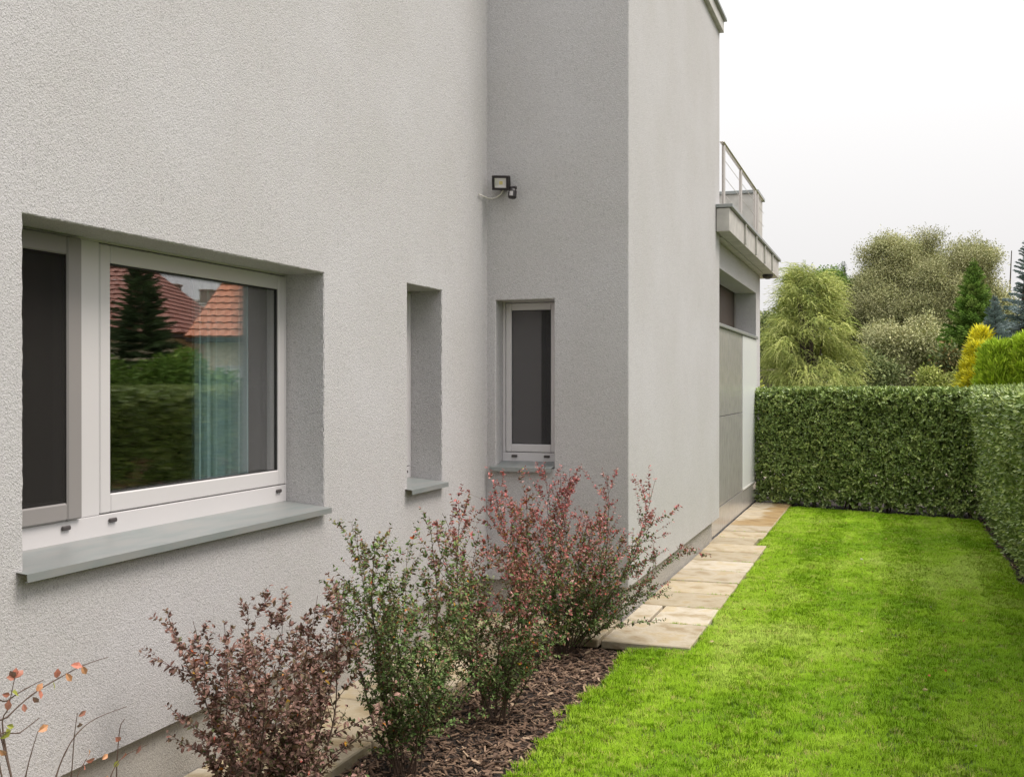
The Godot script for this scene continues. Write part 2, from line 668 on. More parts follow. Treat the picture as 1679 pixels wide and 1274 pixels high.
func lbox(m: MB, o: Vector3, u: Vector3, n: Vector3, a: Vector3, b: Vector3, e := 0.003) -> void:
	# box from (s, y, d) to (s, y, d): along the wall, up, and out of it
	m.box(o + u * a.x + Vector3.UP * a.y + n * a.z, o + u * b.x + Vector3.UP * b.y + n * b.z, e)

func ring(o: Vector3, u: Vector3, n: Vector3, s0: float, y0: float, s1: float, y1: float, sides: float, foot: float, head: float, d0: float, d1: float, e := 0.004) -> ArrayMesh:
	var m := MB.new()
	lbox(m, o, u, n, Vector3(s0, y0, d0), Vector3(s0 + sides, y1, d1), e)
	lbox(m, o, u, n, Vector3(s1 - sides, y0, d0), Vector3(s1, y1, d1), e)
	lbox(m, o, u, n, Vector3(s0 + sides, y0, d0), Vector3(s1 - sides, y0 + foot, d1 - 0.0005), e)
	lbox(m, o, u, n, Vector3(s0 + sides, y1 - head, d0), Vector3(s1 - sides, y1, d1 - 0.0005), e)
	return m.mesh()

func window(home: Node3D, o: Vector3, u: Vector3, n: Vector3, w: float, y0: float, y1: float, bars: Array, sashes: Array, clips: Array, sill_fall: float, sill_out: float) -> MeshInstance3D:
	# o: foot of the opening's first corner on the plane of the frame's front
	var m := MB.new()
	var fb: float = bars[0]     # height of the foot rail
	lbox(m, o, u, n, Vector3(0, y0 - 0.03, -0.075), Vector3(w, y0 + fb, 0.0), 0.003)
	lbox(m, o, u, n, Vector3(0, y1 - 0.007, -0.075), Vector3(w, y1 + 0.02, 0.0), 0.002)
	for b in bars.slice(1):
		lbox(m, o, u, n, Vector3(b[0], y0 + fb, -0.075), Vector3(b[1], y1 - 0.007, 0.0005), 0.003)
	# rebate behind the gaps between frame and sashes
	for s in sashes:
		var k := 0.03
		lbox(m, o, u, n, Vector3(s[0] - 0.004, y0 + fb, -0.07), Vector3(s[0] + k, y1 - 0.007, -0.03), 0.0)
		lbox(m, o, u, n, Vector3(s[1] - k, y0 + fb, -0.07), Vector3(s[1] + 0.004, y1 - 0.007, -0.03), 0.0)
		lbox(m, o, u, n, Vector3(s[0] + k, y0 + fb, -0.0695), Vector3(s[1] - k, y0 + fb + k, -0.0305), 0.0)
		lbox(m, o, u, n, Vector3(s[0] + k, y1 - 0.007 - k, -0.0695), Vector3(s[1] - k, y1 - 0.007, -0.0305), 0.0)
	var win := part(home, "window", m.mesh(), M.pvc)
	for s in sashes:
		var b: float = s[2]
		var a0 := y0 + fb + 0.004
		var a1 := y1 - 0.011
		part(win, "sash", ring(o, u, n, s[0], a0, s[1], a1, b, b + 0.012, b + 0.008, -0.026, 0.001, 0.005), M.pvc)
		part(win, "gasket", ring(o, u, n, s[0] + b, a0 + b + 0.012, s[1] - b, a1 - b - 0.008, 0.005, 0.005, 0.006, -0.024, -0.009, 0.001), M.rubber)
		for d in [-0.020, -0.032, -0.044, -0.056]:
			var g := MB.new()
			lbox(g, o, u, n, Vector3(s[0] + b + 0.001, a0 + b + 0.013, d - 0.004), Vector3(s[1] - b - 0.001, a1 - b - 0.009, d), 0.0)
			part(win, "pane", g.mesh(), M.glass)
		part(win, "sash_back", ring(o, u, n, s[0], a0, s[1], a1, b - 0.002, b + 0.01, b + 0.006, -0.07, -0.0275, 0.002), M.pvc)
	for c in clips:
		var k := MB.new()
		lbox(k, o, u, n, Vector3(c[0] - 0.022, c[1] - 0.009, 0.0), Vector3(c[0] + 0.022, c[1] + 0.008, 0.012), 0.004)
		part(win, "weep_cover", k.mesh(), M.weep)
	# sheet metal sill: slopes outwards, nose turned down, longer than the opening outside
	var sm := MB.new()
	var deep: float = sill_out        # frame front to wall face
	var nose := deep + 0.046
	var yb := y0 + 0.002
	var drop := sill_fall
	var prof := [Vector2(0.0, yb), Vector2(deep, yb - drop * deep / nose), Vector2(nose, yb - drop), Vector2(nose + 0.002, yb - drop - 0.027), Vector2(nose - 0.010, yb - drop - 0.028)]
	for i in prof.size() - 1:
		var s0 := 0.001 if i == 0 else -0.032
		var s1 := w - 0.001 if i == 0 else w - 0.006
		var p: Vector2 = prof[i]
		var q: Vector2 = prof[i + 1]
		var dir := (q - p).normalized()
		var up := Vector2(-dir.y, dir.x)
		var t := up * 0.0018
		var c := [p, q, q - t, p - t]
		var f := func(x: Vector2, s: float) -> Vector3: return o + u * s + Vector3.UP * x.y + n * x.x
		var hints := [up, dir, -up, -dir]
		for j in 4:
			var h: Vector2 = hints[j]
			sm.quad(f.call(c[j], s0), f.call(c[(j + 1) % 4], s0), f.call(c[(j + 1) % 4], s1), f.call(c[j], s1), Vector3.UP * h.y + n * h.x)
		for s in [s0, s1]:
			sm.quad(f.call(c[0], s), f.call(c[1], s), f.call(c[2], s), f.call(c[3], s), u * (-1.0 if s == s0 else 1.0))
	part(win, "sill", sm.mesh(), M.zinc)
	return win

func house() -> void:
	var h := thing(HOUSE, "grey rendered flat-roofed house with recessed windows, projecting bay and balcony", "house", Vector3(-2.69, 0, -7.15))
	var right := Vector3.RIGHT
	var fwd := Vector3.FORWARD
	# --- long wall, with the wide window and the narrow one
	var z0 := 3.39
	var wa := MB.new()
	var holes := [[2.816 + z0, 0.985, 4.818 + z0, 2.163], [5.811 + z0, 0.985, 6.338 + z0, 2.2]]
	plaster_face(wa, Vector3(AX, 0, z0), fwd, right, z0 - CZ, 0.255, 5.6, holes, 0.30)
	wa.quad(Vector3(AX, 0.255, z0), Vector3(AX, 0.255, CZ), Vector3(AX - 0.3, 0.255, CZ), Vector3(AX - 0.3, 0.255, z0), Vector3.DOWN)
	# its inner face and near end
	var inner := AX - 0.30
	for b in [[z0, -2.816, 0.0, 5.6], [-4.818, -5.811, 0.0, 5.6], [-6.338, -10.0, 0.0, 5.6], [-2.816, -4.818, 0.0, 0.985], [-2.816, -4.818, 2.163, 5.6], [-5.811, -6.338, 0.0, 0.985], [-5.811, -6.338, 2.2, 5.6]]:
		wa.quad(Vector3(inner, b[2], b[0]), Vector3(inner, b[2], b[1]), Vector3(inner, b[3], b[1]), Vector3(inner, b[3], b[0]), Vector3.LEFT)
	wa.quad(Vector3(AX, 0, z0), Vector3(inner, 0, z0), Vector3(inner, 5.6, z0), Vector3(AX, 5.6, z0), Vector3.BACK)
	part(h, "wall", wa.mesh(), M.plaster)
	var pl := MB.new()
	pl.box(Vector3(AX - 0.25, -0.2, z0), Vector3(AX - 0.043, 0.2545, CZ - 0.04), 0.0)
	part(h, "plinth", pl.mesh(), M.plinth_plaster)
	# --- cross wall with its window, and the bay it belongs to, edge slightly rounded
	var wc := MB.new()
	var c := 0.007
	plaster_face(wc, Vector3(AX, 0, CZ), right, Vector3.BACK, BX - c - AX, 0.228, 5.25, [[0.066, 1.02, 0.497, 2.196]], 0.24)
	var pts := [Vector2(BX - c, CZ), Vector2(BX - c * 0.3, CZ - c * 0.3), Vector2(BX, CZ - c)]
	for i in 2:
		var p: Vector2 = pts[i]
		var q: Vector2 = pts[i + 1]
		wc.quad(Vector3(p.x, 0.228, p.y), Vector3(q.x, 0.228, q.y), Vector3(q.x, 5.25, q.y), Vector3(p.x, 5.25, p.y), Vector3(1, 0, 1))
	wc.quad(Vector3(BX, 0.228, CZ - c), Vector3(BX, 0.228, BEND), Vector3(BX, 5.25, BEND), Vector3(BX, 5.25, CZ - c), right)
	wc.quad(Vector3(BX, 0.228, BEND), Vector3(BX - 0.5, 0.228, BEND), Vector3(BX - 0.5, 5.25, BEND), Vector3(BX, 5.25, BEND), fwd)
	wc.quad(Vector3(AX, 0.228, CZ), Vector3(BX, 0.228, CZ), Vector3(BX, 0.228, CZ - 0.25), Vector3(AX, 0.228, CZ - 0.25), Vector3.DOWN)
	wc.quad(Vector3(BX, 0.228, CZ), Vector3(BX, 0.228, BEND), Vector3(BX - 0.25, 0.228, BEND), Vector3(BX - 0.25, 0.228, CZ), Vector3.DOWN)
	part(h, "bay", wc.mesh(), M.plaster)
	# inner shell of the bay, so that no light comes in but through the window
	var sh := MB.new()
	for b in [[AX, -2.624, 0.0, 5.3], [-2.193, -1.95, 0.0, 5.3], [-2.624, -2.193, 0.0, 1.02], [-2.624, -2.193, 2.196, 5.3]]:
		sh.quad(Vector3(b[0], b[2], CZ - 0.24), Vector3(b[1], b[2], CZ - 0.24), Vector3(b[1], b[3], CZ - 0.24), Vector3(b[0], b[3], CZ - 0.24), fwd)
	sh.quad(Vector3(-1.95, 0, CZ - 0.24), Vector3(-1.95, 0, BEND), Vector3(-1.95, 5.3, BEND), Vector3(-1.95, 5.3, CZ - 0.24), Vector3.LEFT)
	part(h, "inner_wall", sh.mesh(), M.room)
	part(h, "plinth", bx(Vector3(-2.733, -0.2, CZ - 0.04), Vector3(BX - 0.056, 0.2275, CZ - 0.2), 0.0), M.plinth)
	part(h, "plinth", bx(Vector3(BX - 0.054, -0.2, CZ - 0.0385), Vector3(BX - 0.3, 0.2275, BEND + 0.16), 0.003), M.plinth)
	# --- roof, roof edge, back walls, floors
	part(h, "roof", bx(Vector3(-12, 5.3, z0), Vector3(AX - 0.01, 5.58, -11.2), 0.0), M.cladding)
	part(h, "roof", bx(Vector3(AX, 5.255, CZ - 0.01), Vector3(BX - 0.01, 5.4, BEND), 0.0), M.cladding)
	part(h, "coping", bx(Vector3(BX - 0.3, 5.25, CZ + 0.04), Vector3(-1.622, 5.365, BEND - 0.03), 0.004), M.cladding)
	part(h, "coping", bx(Vector3(BX - 0.3, 5.366, CZ + 0.06), Vector3(-1.592, 5.40, BEND - 0.045), 0.004), M.zinc)
	part(h, "wall", bx(Vector3(-12, -0.2, z0), Vector3(-11.7, 5.29, -16.0), 0.0), M.plaster)
	part(h, "wall", bx(Vector3(-11.69, -0.2, z0), Vector3(AX - 0.301, 5.29, z0 - 0.3), 0.0), M.plaster)
	part(h, "wall", bx(Vector3(-11.69, -0.2, -11.4), Vector3(-2.2, 5.29, -11.1), 0.0), M.plaster)
	part(h, "floor", bx(Vector3(-11.69, -0.15, z0 - 0.31), Vector3(AX - 0.302, 0.1, -11.09), 0.0), M.room_floor)
	part(h, "ceiling", bx(Vector3(-11.69, 2.6, z0 - 0.31), Vector3(AX - 0.302, 2.75, -11.09), 0.0), M.room)
	part(h, "inner_wall", bx(Vector3(-11.69, 0.1, -5.45), Vector3(AX - 0.302, 2.59, -5.3), 0.0), M.room)
	part(h, "inner_wall", bx(Vector3(-7.1, 0.1, z0 - 0.31), Vector3(-6.95, 2.59, -5.29), 0.0), M.room)
	part(h, "inner_wall", bx(Vector3(-5.0, 0.1, -5.46), Vector3(-4.9, 2.59, -11.09), 0.0), M.room)
	# the wing behind the viewer, which keeps light off all that faces it
	part(h, "wing", bx(Vector3(-12, -0.2, z0 + 0.002), Vector3(4.6, 5.6, 9.0), 0.005), M.plaster)
	# --- windows
	var wide := window(h, Vector3(FX, 0, -2.816), fwd, right, 2.002, 1.008, 2.163, [0.084, [0.508, 0.620], [1.993, 2.002]], [[0.0, 0.505, 0.062], [0.623, 1.990, 0.062]], [[0.433, 1.066], [0.690, 1.066], [1.921, 1.067]], 0.026, AX - FX)
	# insect screen in front of the small sash
	var o := Vector3(FX, 0, -2.816)
	part(wide, "screen_frame", ring(o, fwd, right, 0.0, 1.094, 0.507, 2.155, 0.078, 0.066, 0.070, 0.003, 0.018, 0.006), M.screen_frame)
	var sm := MB.new()
	lbox(sm, o, fwd, right, Vector3(0.07, 1.15, 0.006), Vector3(0.44, 2.10, 0.007), 0.0)
	part(wide, "screen_mesh", sm.mesh(), M.screen_mesh)
	window(h, Vector3(FX, 0, -5.811), fwd, right, 0.527, 1.008, 2.2, [0.07, [0.0, 0.02], [0.507, 0.527]], [[0.023, 0.504, 0.055]], [[0.10, 1.048], [0.44, 1.048]], 0.028, AX - FX)
	var slim := window(h, Vector3(-2.624, 0, CZ - 0.142), right, Vector3.BACK, 0.431, 1.055, 2.196, [0.062, [0.0, 0.021], [0.410, 0.431]], [[0.024, 0.407, 0.044]], [[0.092, 1.093], [0.335, 1.093]], 0.034, 0.142)
	var cloth := MB.new()
	lbox(cloth, Vector3(-2.624, 0, CZ - 0.142), right, Vector3.BACK, Vector3(0.066, 1.16, -0.012), Vector3(0.365, 2.14, -0.0115), 0.0)
	var fine_mesh := mat(Color(0.25, 0.245, 0.25, 0.6), 0.9)
	fine_mesh.transparency = BaseMaterial3D.TRANSPARENCY_ALPHA
	part(slim, "screen_mesh", cloth.mesh(), fine_mesh)
	var drawn := MB.new()
	lbox(drawn, Vector3(-2.624, 0, CZ - 0.142), right, Vector3.BACK, Vector3(0.067, 1.161, -0.0105), Vector3(0.29, 2.139, -0.010), 0.0)
	var weave := mat(Color(0.44, 0.43, 0.435, 0.5), 0.9)
	weave.transparency = BaseMaterial3D.TRANSPARENCY_ALPHA
	part(slim, "drawn_screen", drawn.mesh(), weave)
	# --- far wing: stone clad foot, open terrace above, beam, pillar
	var ze := -15.72
	for b in [[BEND - 0.002, -12.52, 0.0, 0.268], [-12.526, -13.768, 0.0, 0.268], [-13.774, -15.25, 0.0, 0.268], [BEND - 0.002, -12.52, 0.273, 1.25], [-12.526, -13.768, 0.273, 1.25], [BEND - 0.002, -12.52, 1.255, 2.225], [-12.526, -13.768, 1.255, 2.225]]:
		part(h, "stone_panel", bx(Vector3(PX - 0.03, b[2] + 0.004, b[0]), Vector3(PX, b[3], b[1]), 0.0015), M.stone_panel)
	part(h, "white_panel", bx(Vector3(PX - 0.03, 0.296, -13.776), Vector3(PX + 0.006, 2.222, -15.25), 0.002), M.white_panel)
	part(h, "panel_trim", bx(Vector3(PX - 0.03, 0.270, -13.776), Vector3(PX + 0.012, 0.2945, -15.25), 0.003), M.white_trim)
	part(h, "terrace_wall", bx(Vector3(PX - 0.28, -0.2, BEND - 0.004), Vector3(PX - 0.031, 2.228, ze + 0.48), 0.0), M.plaster)
	part(h, "pillar", bx(Vector3(PX - 0.28, -0.2, -15.252), Vector3(PX - 0.002, 3.15, ze), 0.004), M.plaster)
	part(h, "terrace_sill", bx(Vector3(PX - 0.29, 2.23, BEND - 0.004), Vector3(PX + 0.028, 2.268, -15.2505), 0.004), M.zinc)
	part(h, "beam", bx(Vector3(PX - 0.28, 2.87, BEND - 0.004), Vector3(PX - 0.002, 3.15, -15.2505), 0.004), M.plaster)
	part(h, "terrace_end_wall", bx(Vector3(PX - 0.2805, 2.269, -15.255), Vector3(PX - 3.0, 3.15, -15.45), 0.0), M.cladding)
	part(h, "dark_shutter", bx(Vector3(PX - 0.30, 2.269, BEND - 0.01), Vector3(PX - 0.34, 3.14, -15.253), 0.0), M.dark_wood)
	part(h, "wall", bx(Vector3(-11.69, -0.2, -15.5), Vector3(PX - 0.29, 2.22, ze), 0.0), M.plaster)
	# --- balcony
	part(h, "balcony_slab", bx(Vector3(-6.0, 3.152, -11.44), Vector3(BX + 0.004, 3.394, -16.12), 0.0), M.cladding)
	part(h, "fascia", bx(Vector3(BX + 0.006, 3.155, -11.02), Vector3(-1.526, 3.392, -16.15), 0.004), M.cladding)
	for z in [-12.19, -13.22, -14.17, -15.12]:
		part(h, "cladding_seam", bx(Vector3(-1.5262, 3.16, z), Vector3(-1.502, 3.39, z - 0.028), 0.003), M.cladding)
	part(h, "balcony_edge", bx(Vector3(BX - 0.2, 3.396, -11.30), Vector3(-1.494, 3.432, -16.18), 0.003), M.zinc)
	part(h, "balcony_edge", bx(Vector3(BX + 0.002, 3.396, -11.005), Vector3(-1.4935, 3.432, -11.299), 0.003), M.zinc)
	var rail := MB.new()
	rail.box(Vector3(-1.665, 4.105, BEND - 0.002), Vector3(-1.615, 4.135, -15.0), 0.012)
	var railing := part(h, "handrail", rail.mesh(), M.steel)
	for z in [-11.39, -12.76, -14.17, -14.45]:
		var post := MB.new()
		post.tube(PackedVector3Array([Vector3(-1.64, 3.43, z), Vector3(-1.64, 4.106, z)]), PackedFloat32Array([0.019, 0.019]), 12)
		part(railing, "post", post.mesh(), M.steel)
	for y in [3.60, 3.785, 3.965]:
		var cable := MB.new()
		cable.tube(PackedVector3Array([Vector3(-1.64, y, BEND - 0.002), Vector3(-1.64, y, -15.2)]), PackedFloat32Array([0.003, 0.003]), 6)
		part(railing, "cable", cable.mesh(), M.steel)
	part(h, "parapet", bx(Vector3(-5.0, 3.435, -15.22), Vector3(PX, 4.255, -16.0), 0.004), M.cladding)
	part(h, "coping", bx(Vector3(-5.03, 4.257, -15.19), Vector3(PX + 0.035, 4.302, -16.03), 0.004), M.zinc)
	var dome := MB.new()
	dome.lathe(Vector3(-1.62, 3.152, -15.55), Vector3.DOWN, [[0.0, 0.0], [0.075, 0.0], [0.075, 0.02], [0.06, 0.045], [0.03, 0.06], [0.0, 0.063]])
	part(h, "soffit_lamp", dome.mesh(), M.weep)
	# --- hung inside: curtain behind the wide window, blind behind the small one
	var cm := mat(lin(0.26, 0.42, 0.43), 0.9)
	cm.backlight_enabled = true
	cm.backlight = Color(0.25, 0.25, 0.25)
	var cu := MB.new()
	var last := []
	for i in 61:
		var f := i / 60.0
		var z := -4.26 - 0.40 * f
		var x := -3.07 + 0.035 * sin(f * 34.0) + 0.012 * sin(f * 71.0 + 1.0)
		var cur := [Vector3(x, 0.2, z), Vector3(x + 0.004 * sin(f * 19.0), 2.4, z)]
		if i:
			cu.quad(last[0], cur[0], cur[1], last[1], right)
			for d in [[0, 1]]:
				cu.quad(last[0] - right * 0.002, cur[0] - right * 0.002, cur[1] - right * 0.002, last[1] - right * 0.002, -right)
		last = cur
	var ct := MeshInstance3D.new()
	ct.name = "curtain"
	ct.mesh = cu.mesh()
	ct.material_override = cm
	add_child(ct)
	ct.set_meta("label", "pale teal curtain hanging in folds behind the wide window")
	ct.set_meta("category", "curtain")
	var bl := MeshInstance3D.new()
	bl.name = "window_blind"
	var bm := MB.new()
	bm.box(Vector3(-2.60, 1.07, CZ - 0.30), Vector3(-2.345, 2.19, CZ - 0.303), 0.0)
	bm.box(Vector3(-2.60, 2.10, CZ - 0.28), Vector3(-2.2, 2.19, CZ - 0.299), 0.004)
	bl.mesh = bm.mesh()
	bl.material_override = mat(lin(0.03, 0.029, 0.03), 0.85)
	add_child(bl)
	bl.set_meta("label", "dark grey fabric blind behind the slim window in the shaded cross wall")
	bl.set_meta("category", "blind")

func lamp() -> void:
	var at := Vector3(-2.537, 2.955, CZ)
	var l := thing("security_floodlight", "small black floodlight with motion sensor and white cable on the wall near the corner", "lamp", at)
	var tilt := Basis.from_euler(Vector3(0.22, -0.16, -0.10))
	var black := mat(lin(0.018, 0.014, 0.015), 0.45)
	var hold := func(called: String, m: Mesh, mt: Material, pivot: Vector3, b: Basis) -> MeshInstance3D:
		var p := part(l, called, m, mt)
		p.transform = Transform3D(b, pivot)
		return p
	var body := MB.new()
	body.box(Vector3(-0.066, -0.05, -0.022), Vector3(0.066, 0.05, 0.0), 0.006)
	for k in 6:
		body.box(Vector3(-0.05 + k * 0.018, -0.04, -0.04), Vector3(-0.046 + k * 0.018, 0.04, -0.022), 0.0)
	hold.call("housing", body.mesh(), black, Vector3(-0.02, 0.053, 0.075), tilt)
	var rim := MB.new()
	rim.box(Vector3(-0.066, 0.033, 0.0), Vector3(0.066, 0.05, 0.016), 0.003)
	rim.box(Vector3(-0.066, -0.05, 0.0), Vector3(0.066, -0.033, 0.016), 0.003)
	rim.box(Vector3(-0.066, -0.033, 0.0), Vector3(-0.046, 0.033, 0.016), 0.003)
	rim.box(Vector3(0.046, -0.033, 0.0), Vector3(0.066, 0.033, 0.016), 0.003)
	hold.call("rim", rim.mesh(), black, Vector3(-0.02, 0.053, 0.075), tilt)
	var refl := MB.new()
	refl.quad(Vector3(-0.046, -0.033, 0.010), Vector3(0.046, -0.033, 0.010), Vector3(0.026, -0.016, 0.001), Vector3(-0.026, -0.016, 0.001), Vector3(0, 0.4, 1))
	refl.quad(Vector3(-0.046, 0.033, 0.010), Vector3(0.046, 0.033, 0.010), Vector3(0.026, 0.016, 0.001), Vector3(-0.026, 0.016, 0.001), Vector3(0, -0.4, 1))
	refl.quad(Vector3(-0.046, -0.033, 0.010), Vector3(-0.046, 0.033, 0.010), Vector3(-0.026, 0.016, 0.001), Vector3(-0.026, -0.016, 0.001), Vector3(0.4, 0, 1))
	refl.quad(Vector3(0.046, -0.033, 0.010), Vector3(0.046, 0.033, 0.010), Vector3(0.026, 0.016, 0.001), Vector3(0.026, -0.016, 0.001), Vector3(-0.4, 0, 1))
	refl.quad(Vector3(-0.026, -0.016, 0.001), Vector3(0.026, -0.016, 0.001), Vector3(0.026, 0.016, 0.001), Vector3(-0.026, 0.016, 0.001), Vector3.BACK)
	hold.call("reflector", refl.mesh(), mat(lin(0.75, 0.74, 0.72), 0.3, 0.6), Vector3(-0.02, 0.053, 0.075), tilt)
	hold.call("diode", bx(Vector3(-0.013, -0.012, 0.001), Vector3(0.013, 0.012, 0.003), 0.0005), mat(lin(0.7, 0.6, 0.2), 0.5), Vector3(-0.02, 0.053, 0.075), tilt)
	hold.call("lens", bx(Vector3(-0.046, -0.033, 0.0115), Vector3(0.046, 0.033, 0.0135), 0.0), M.glass, Vector3(-0.02, 0.053, 0.075), tilt)
	hold.call("bracket", bx(Vector3(-0.03, -0.03, 0.0), Vector3(0.03, 0.03, 0.04), 0.004), black, Vector3(-0.02, 0.04, 0.0), Basis())
	var arm := MB.new()
	arm.tube(PackedVector3Array([Vector3(0.035, 0.02, 0.055), Vector3(0.055, 0.012, 0.07), Vector3(0.066, 0.0, 0.075)]), PackedFloat32Array([0.012, 0.012, 0.012]), 10)
	hold.call("sensor_arm", arm.mesh(), black, Vector3.ZERO, Basis())
	var knob := MB.new()
	knob.lathe(Vector3.ZERO, Vector3(1, 0.1, 0), [[0.0, -0.02], [0.012, -0.02], [0.013, 0.016], [0.009, 0.02], [0.0, 0.02]], 12)
	hold.call("sensor_knob", knob.mesh(), black, Vector3(0.076, 0.012, 0.078), Basis())
	var se := MB.new()
	se.lathe(Vector3.ZERO, Vector3(-0.05, -1, 0.1), [[0.0, -0.03], [0.022, -0.028], [0.029, -0.012], [0.029, 0.03], [0.025, 0.038], [0.0, 0.04]], 18)
	hold.call("sensor", se.mesh(), black, Vector3(0.068, -0.024, 0.085), Basis())
	var eye := MB.new()
	eye.lathe(Vector3.ZERO, Vector3(-0.05, -1, 0.1), [[0.0, -0.006], [0.021, -0.006], [0.021, 0.026], [0.0, 0.026]], 18)
	hold.call("sensor_lens", eye.mesh(), mat(lin(0.42, 0.4, 0.4), 0.4), Vector3(0.068, -0.023, 0.0945), Basis())
	var wire := MB.new()
	wire.tube(PackedVector3Array([Vector3(-0.02, 0.02, 0.02), Vector3(-0.04, -0.015, 0.022), Vector3(-0.075, -0.036, 0.018), Vector3(-0.105, -0.042, 0.014), Vector3(-0.131, -0.041, 0.02), Vector3(-0.136, -0.04, 0.1), Vector3(-0.142, -0.039, 0.19)]), PackedFloat32Array([0.0045, 0.0045, 0.0045, 0.0045, 0.0045, 0.0045, 0.0045]), 8)
	hold.call("cable", wire.mesh(), mat(lin(0.75, 0.72, 0.66), 0.5), Vector3.ZERO, Basis())


# ------------------------------------------------------------------ houses across the lane (the wide window mirrors them)
func tiled_roof(m: MB, a: Vector3, b: Vector3, c: Vector3, d: Vector3) -> void:
	# eave a-b, ridge d-c; courses of tiles, each lapping over the one below
	var up := (b - a).cross(d - a).normalized()
	if up.y < 0:
		up = -up
	var n := maxi(4, int((d - a).length() / 0.33))
	for i in n:
		var f0 := float(i) / n
		var f1 := float(i + 1) / n
		var p := a.lerp(d, f0) + up * 0.05
		var q := b.lerp(c, f0) + up * 0.05
		var s := b.lerp(c, f1) + up * 0.012
		var t := a.lerp(d, f1) + up * 0.012
		var w := int(maxf(1.0, (q - p).length() / 0.3))
		for k in w:
			var g0 := float(k) / w
			var g1 := float(k + 1) / w
			var gm := (g0 + g1) / 2.0
			var lift := up * 0.03
			m.quad(p.lerp(q, g0), p.lerp(q, gm) + lift, t.lerp(s, gm) + lift, t.lerp(s, g0), up)
			m.quad(p.lerp(q, gm) + lift, p.lerp(q, g1), t.lerp(s, g1), t.lerp(s, gm) + lift, up)
		m.quad(p, q, q - up * 0.05, p - up * 0.05, (a - d).normalized())

func tile_mat(c: Color) -> StandardMaterial3D:
	var m := mat(c, 0.7)
	m.albedo_texture = noise_tex(noise(0.09, 3, FastNoiseLite.TYPE_SIMPLEX, 41), 256, [[0.2, Color(0.72, 0.68, 0.66)], [0.5, grey(0.95)], [0.8, grey(1.0)]])
	tri_map(m, Vector3.ONE * 0.6)
	return m

func gable_house(called: String, label: String, x0: float, z0: float, x1: float, z1: float, eave: float, ridge: float, along_z: bool, hip: float, wall: Material, roof: Material) -> Node3D:
	var h := thing(called, label, "house", Vector3((x0 + x1) / 2, 0, (z0 + z1) / 2))
	var w := MB.new()
	var e := 0.45
	var xm := (x0 + x1) / 2
	var zm := (z0 + z1) / 2
	w.box(Vector3(x0, -0.2, z0), Vector3(x1, eave, z1), 0.01)
	var r0 := Vector3(xm, ridge, z0 + hip) if along_z else Vector3(x0 + hip, ridge, zm)
	var r1 := Vector3(xm, ridge, z1 - hip) if along_z else Vector3(x1 - hip, ridge, zm)
	if hip < 0.1:
		if along_z:
			w.tri(Vector3(x0, eave, z0), Vector3(x1, eave, z0), r0, Vector3.FORWARD)
			w.tri(Vector3(x0, eave, z1), Vector3(x1, eave, z1), r1, Vector3.BACK)
		else:
			w.tri(Vector3(x0, eave, z0), Vector3(x0, eave, z1), r0, Vector3.LEFT)
			w.tri(Vector3(x1, eave, z0), Vector3(x1, eave, z1), r1, Vector3.RIGHT)
	part(h, "wall", w.mesh(), wall)
	var rf := MB.new()
	var y := eave + 0.02 - 0.15
	var c0 := Vector3(x0 - e, y, z0 - e)
	var c1 := Vector3(x1 + e, y, z0 - e)
	var c2 := Vector3(x1 + e, y, z1 + e)
	var c3 := Vector3(x0 - e, y, z1 + e)
	if hip < 0.1:
		r0 += Vector3(0, 0, -e) if along_z else Vector3(-e, 0, 0)
		r1 += Vector3(0, 0, e) if along_z else Vector3(e, 0, 0)
	if along_z:
		tiled_roof(rf, c0, c3, r1, r0)
		tiled_roof(rf, c1, c2, r1, r0)
		if hip >= 0.1:
			tiled_roof(rf, c0, c1, r0, r0)
			tiled_roof(rf, c3, c2, r1, r1)
	else:
		tiled_roof(rf, c0, c1, r1, r0)
		tiled_roof(rf, c3, c2, r1, r0)
		if hip >= 0.1:
			tiled_roof(rf, c0, c3, r0, r0)
			tiled_roof(rf, c1, c2, r1, r1)
	part(h, "roof", rf.mesh(), roof)
	part(h, "eave_board", bx(Vector3(x0 - e + 0.02, y - 0.14, z0 - e + 0.02), Vector3(x1 + e - 0.02, y - 0.02, z1 + e - 0.02), 0.01), M.dark_wood)
	return h

func plain_window(h: Node3D, at: Vector3, n: Vector3, w: float, t: float, glazing: Material) -> void:
	var u := Vector3.UP.cross(n)
	var o := at - u * (w / 2)
	var f := part(h, "window", ring(o, u, n, 0, 0, w, t, 0.07, 0.07, 0.07, 0.0, 0.05), M.pvc)
	var g := MB.new()
	lbox(g, o, u, n, Vector3(0.06, 0.06, 0.0), Vector3(w - 0.06, t - 0.06, 0.03), 0.0)
	part(f, "pane", g.mesh(), glazing)

func chimney(h: Node3D, at: Vector3, w: float, t: float, brick: Material) -> void:
	var m := MB.new()
	m.box(at + Vector3(-w / 2, -1.5, -w / 2), at + Vector3(w / 2, t, w / 2), 0.01)
	var c := part(h, "chimney", m.mesh(), brick)
	part(c, "chimney_cap", bx(at + Vector3(-w / 2 - 0.06, t + 0.002, -w / 2 - 0.06), at + Vector3(w / 2 + 0.06, t + 0.1, w / 2 + 0.06), 0.01), brick)

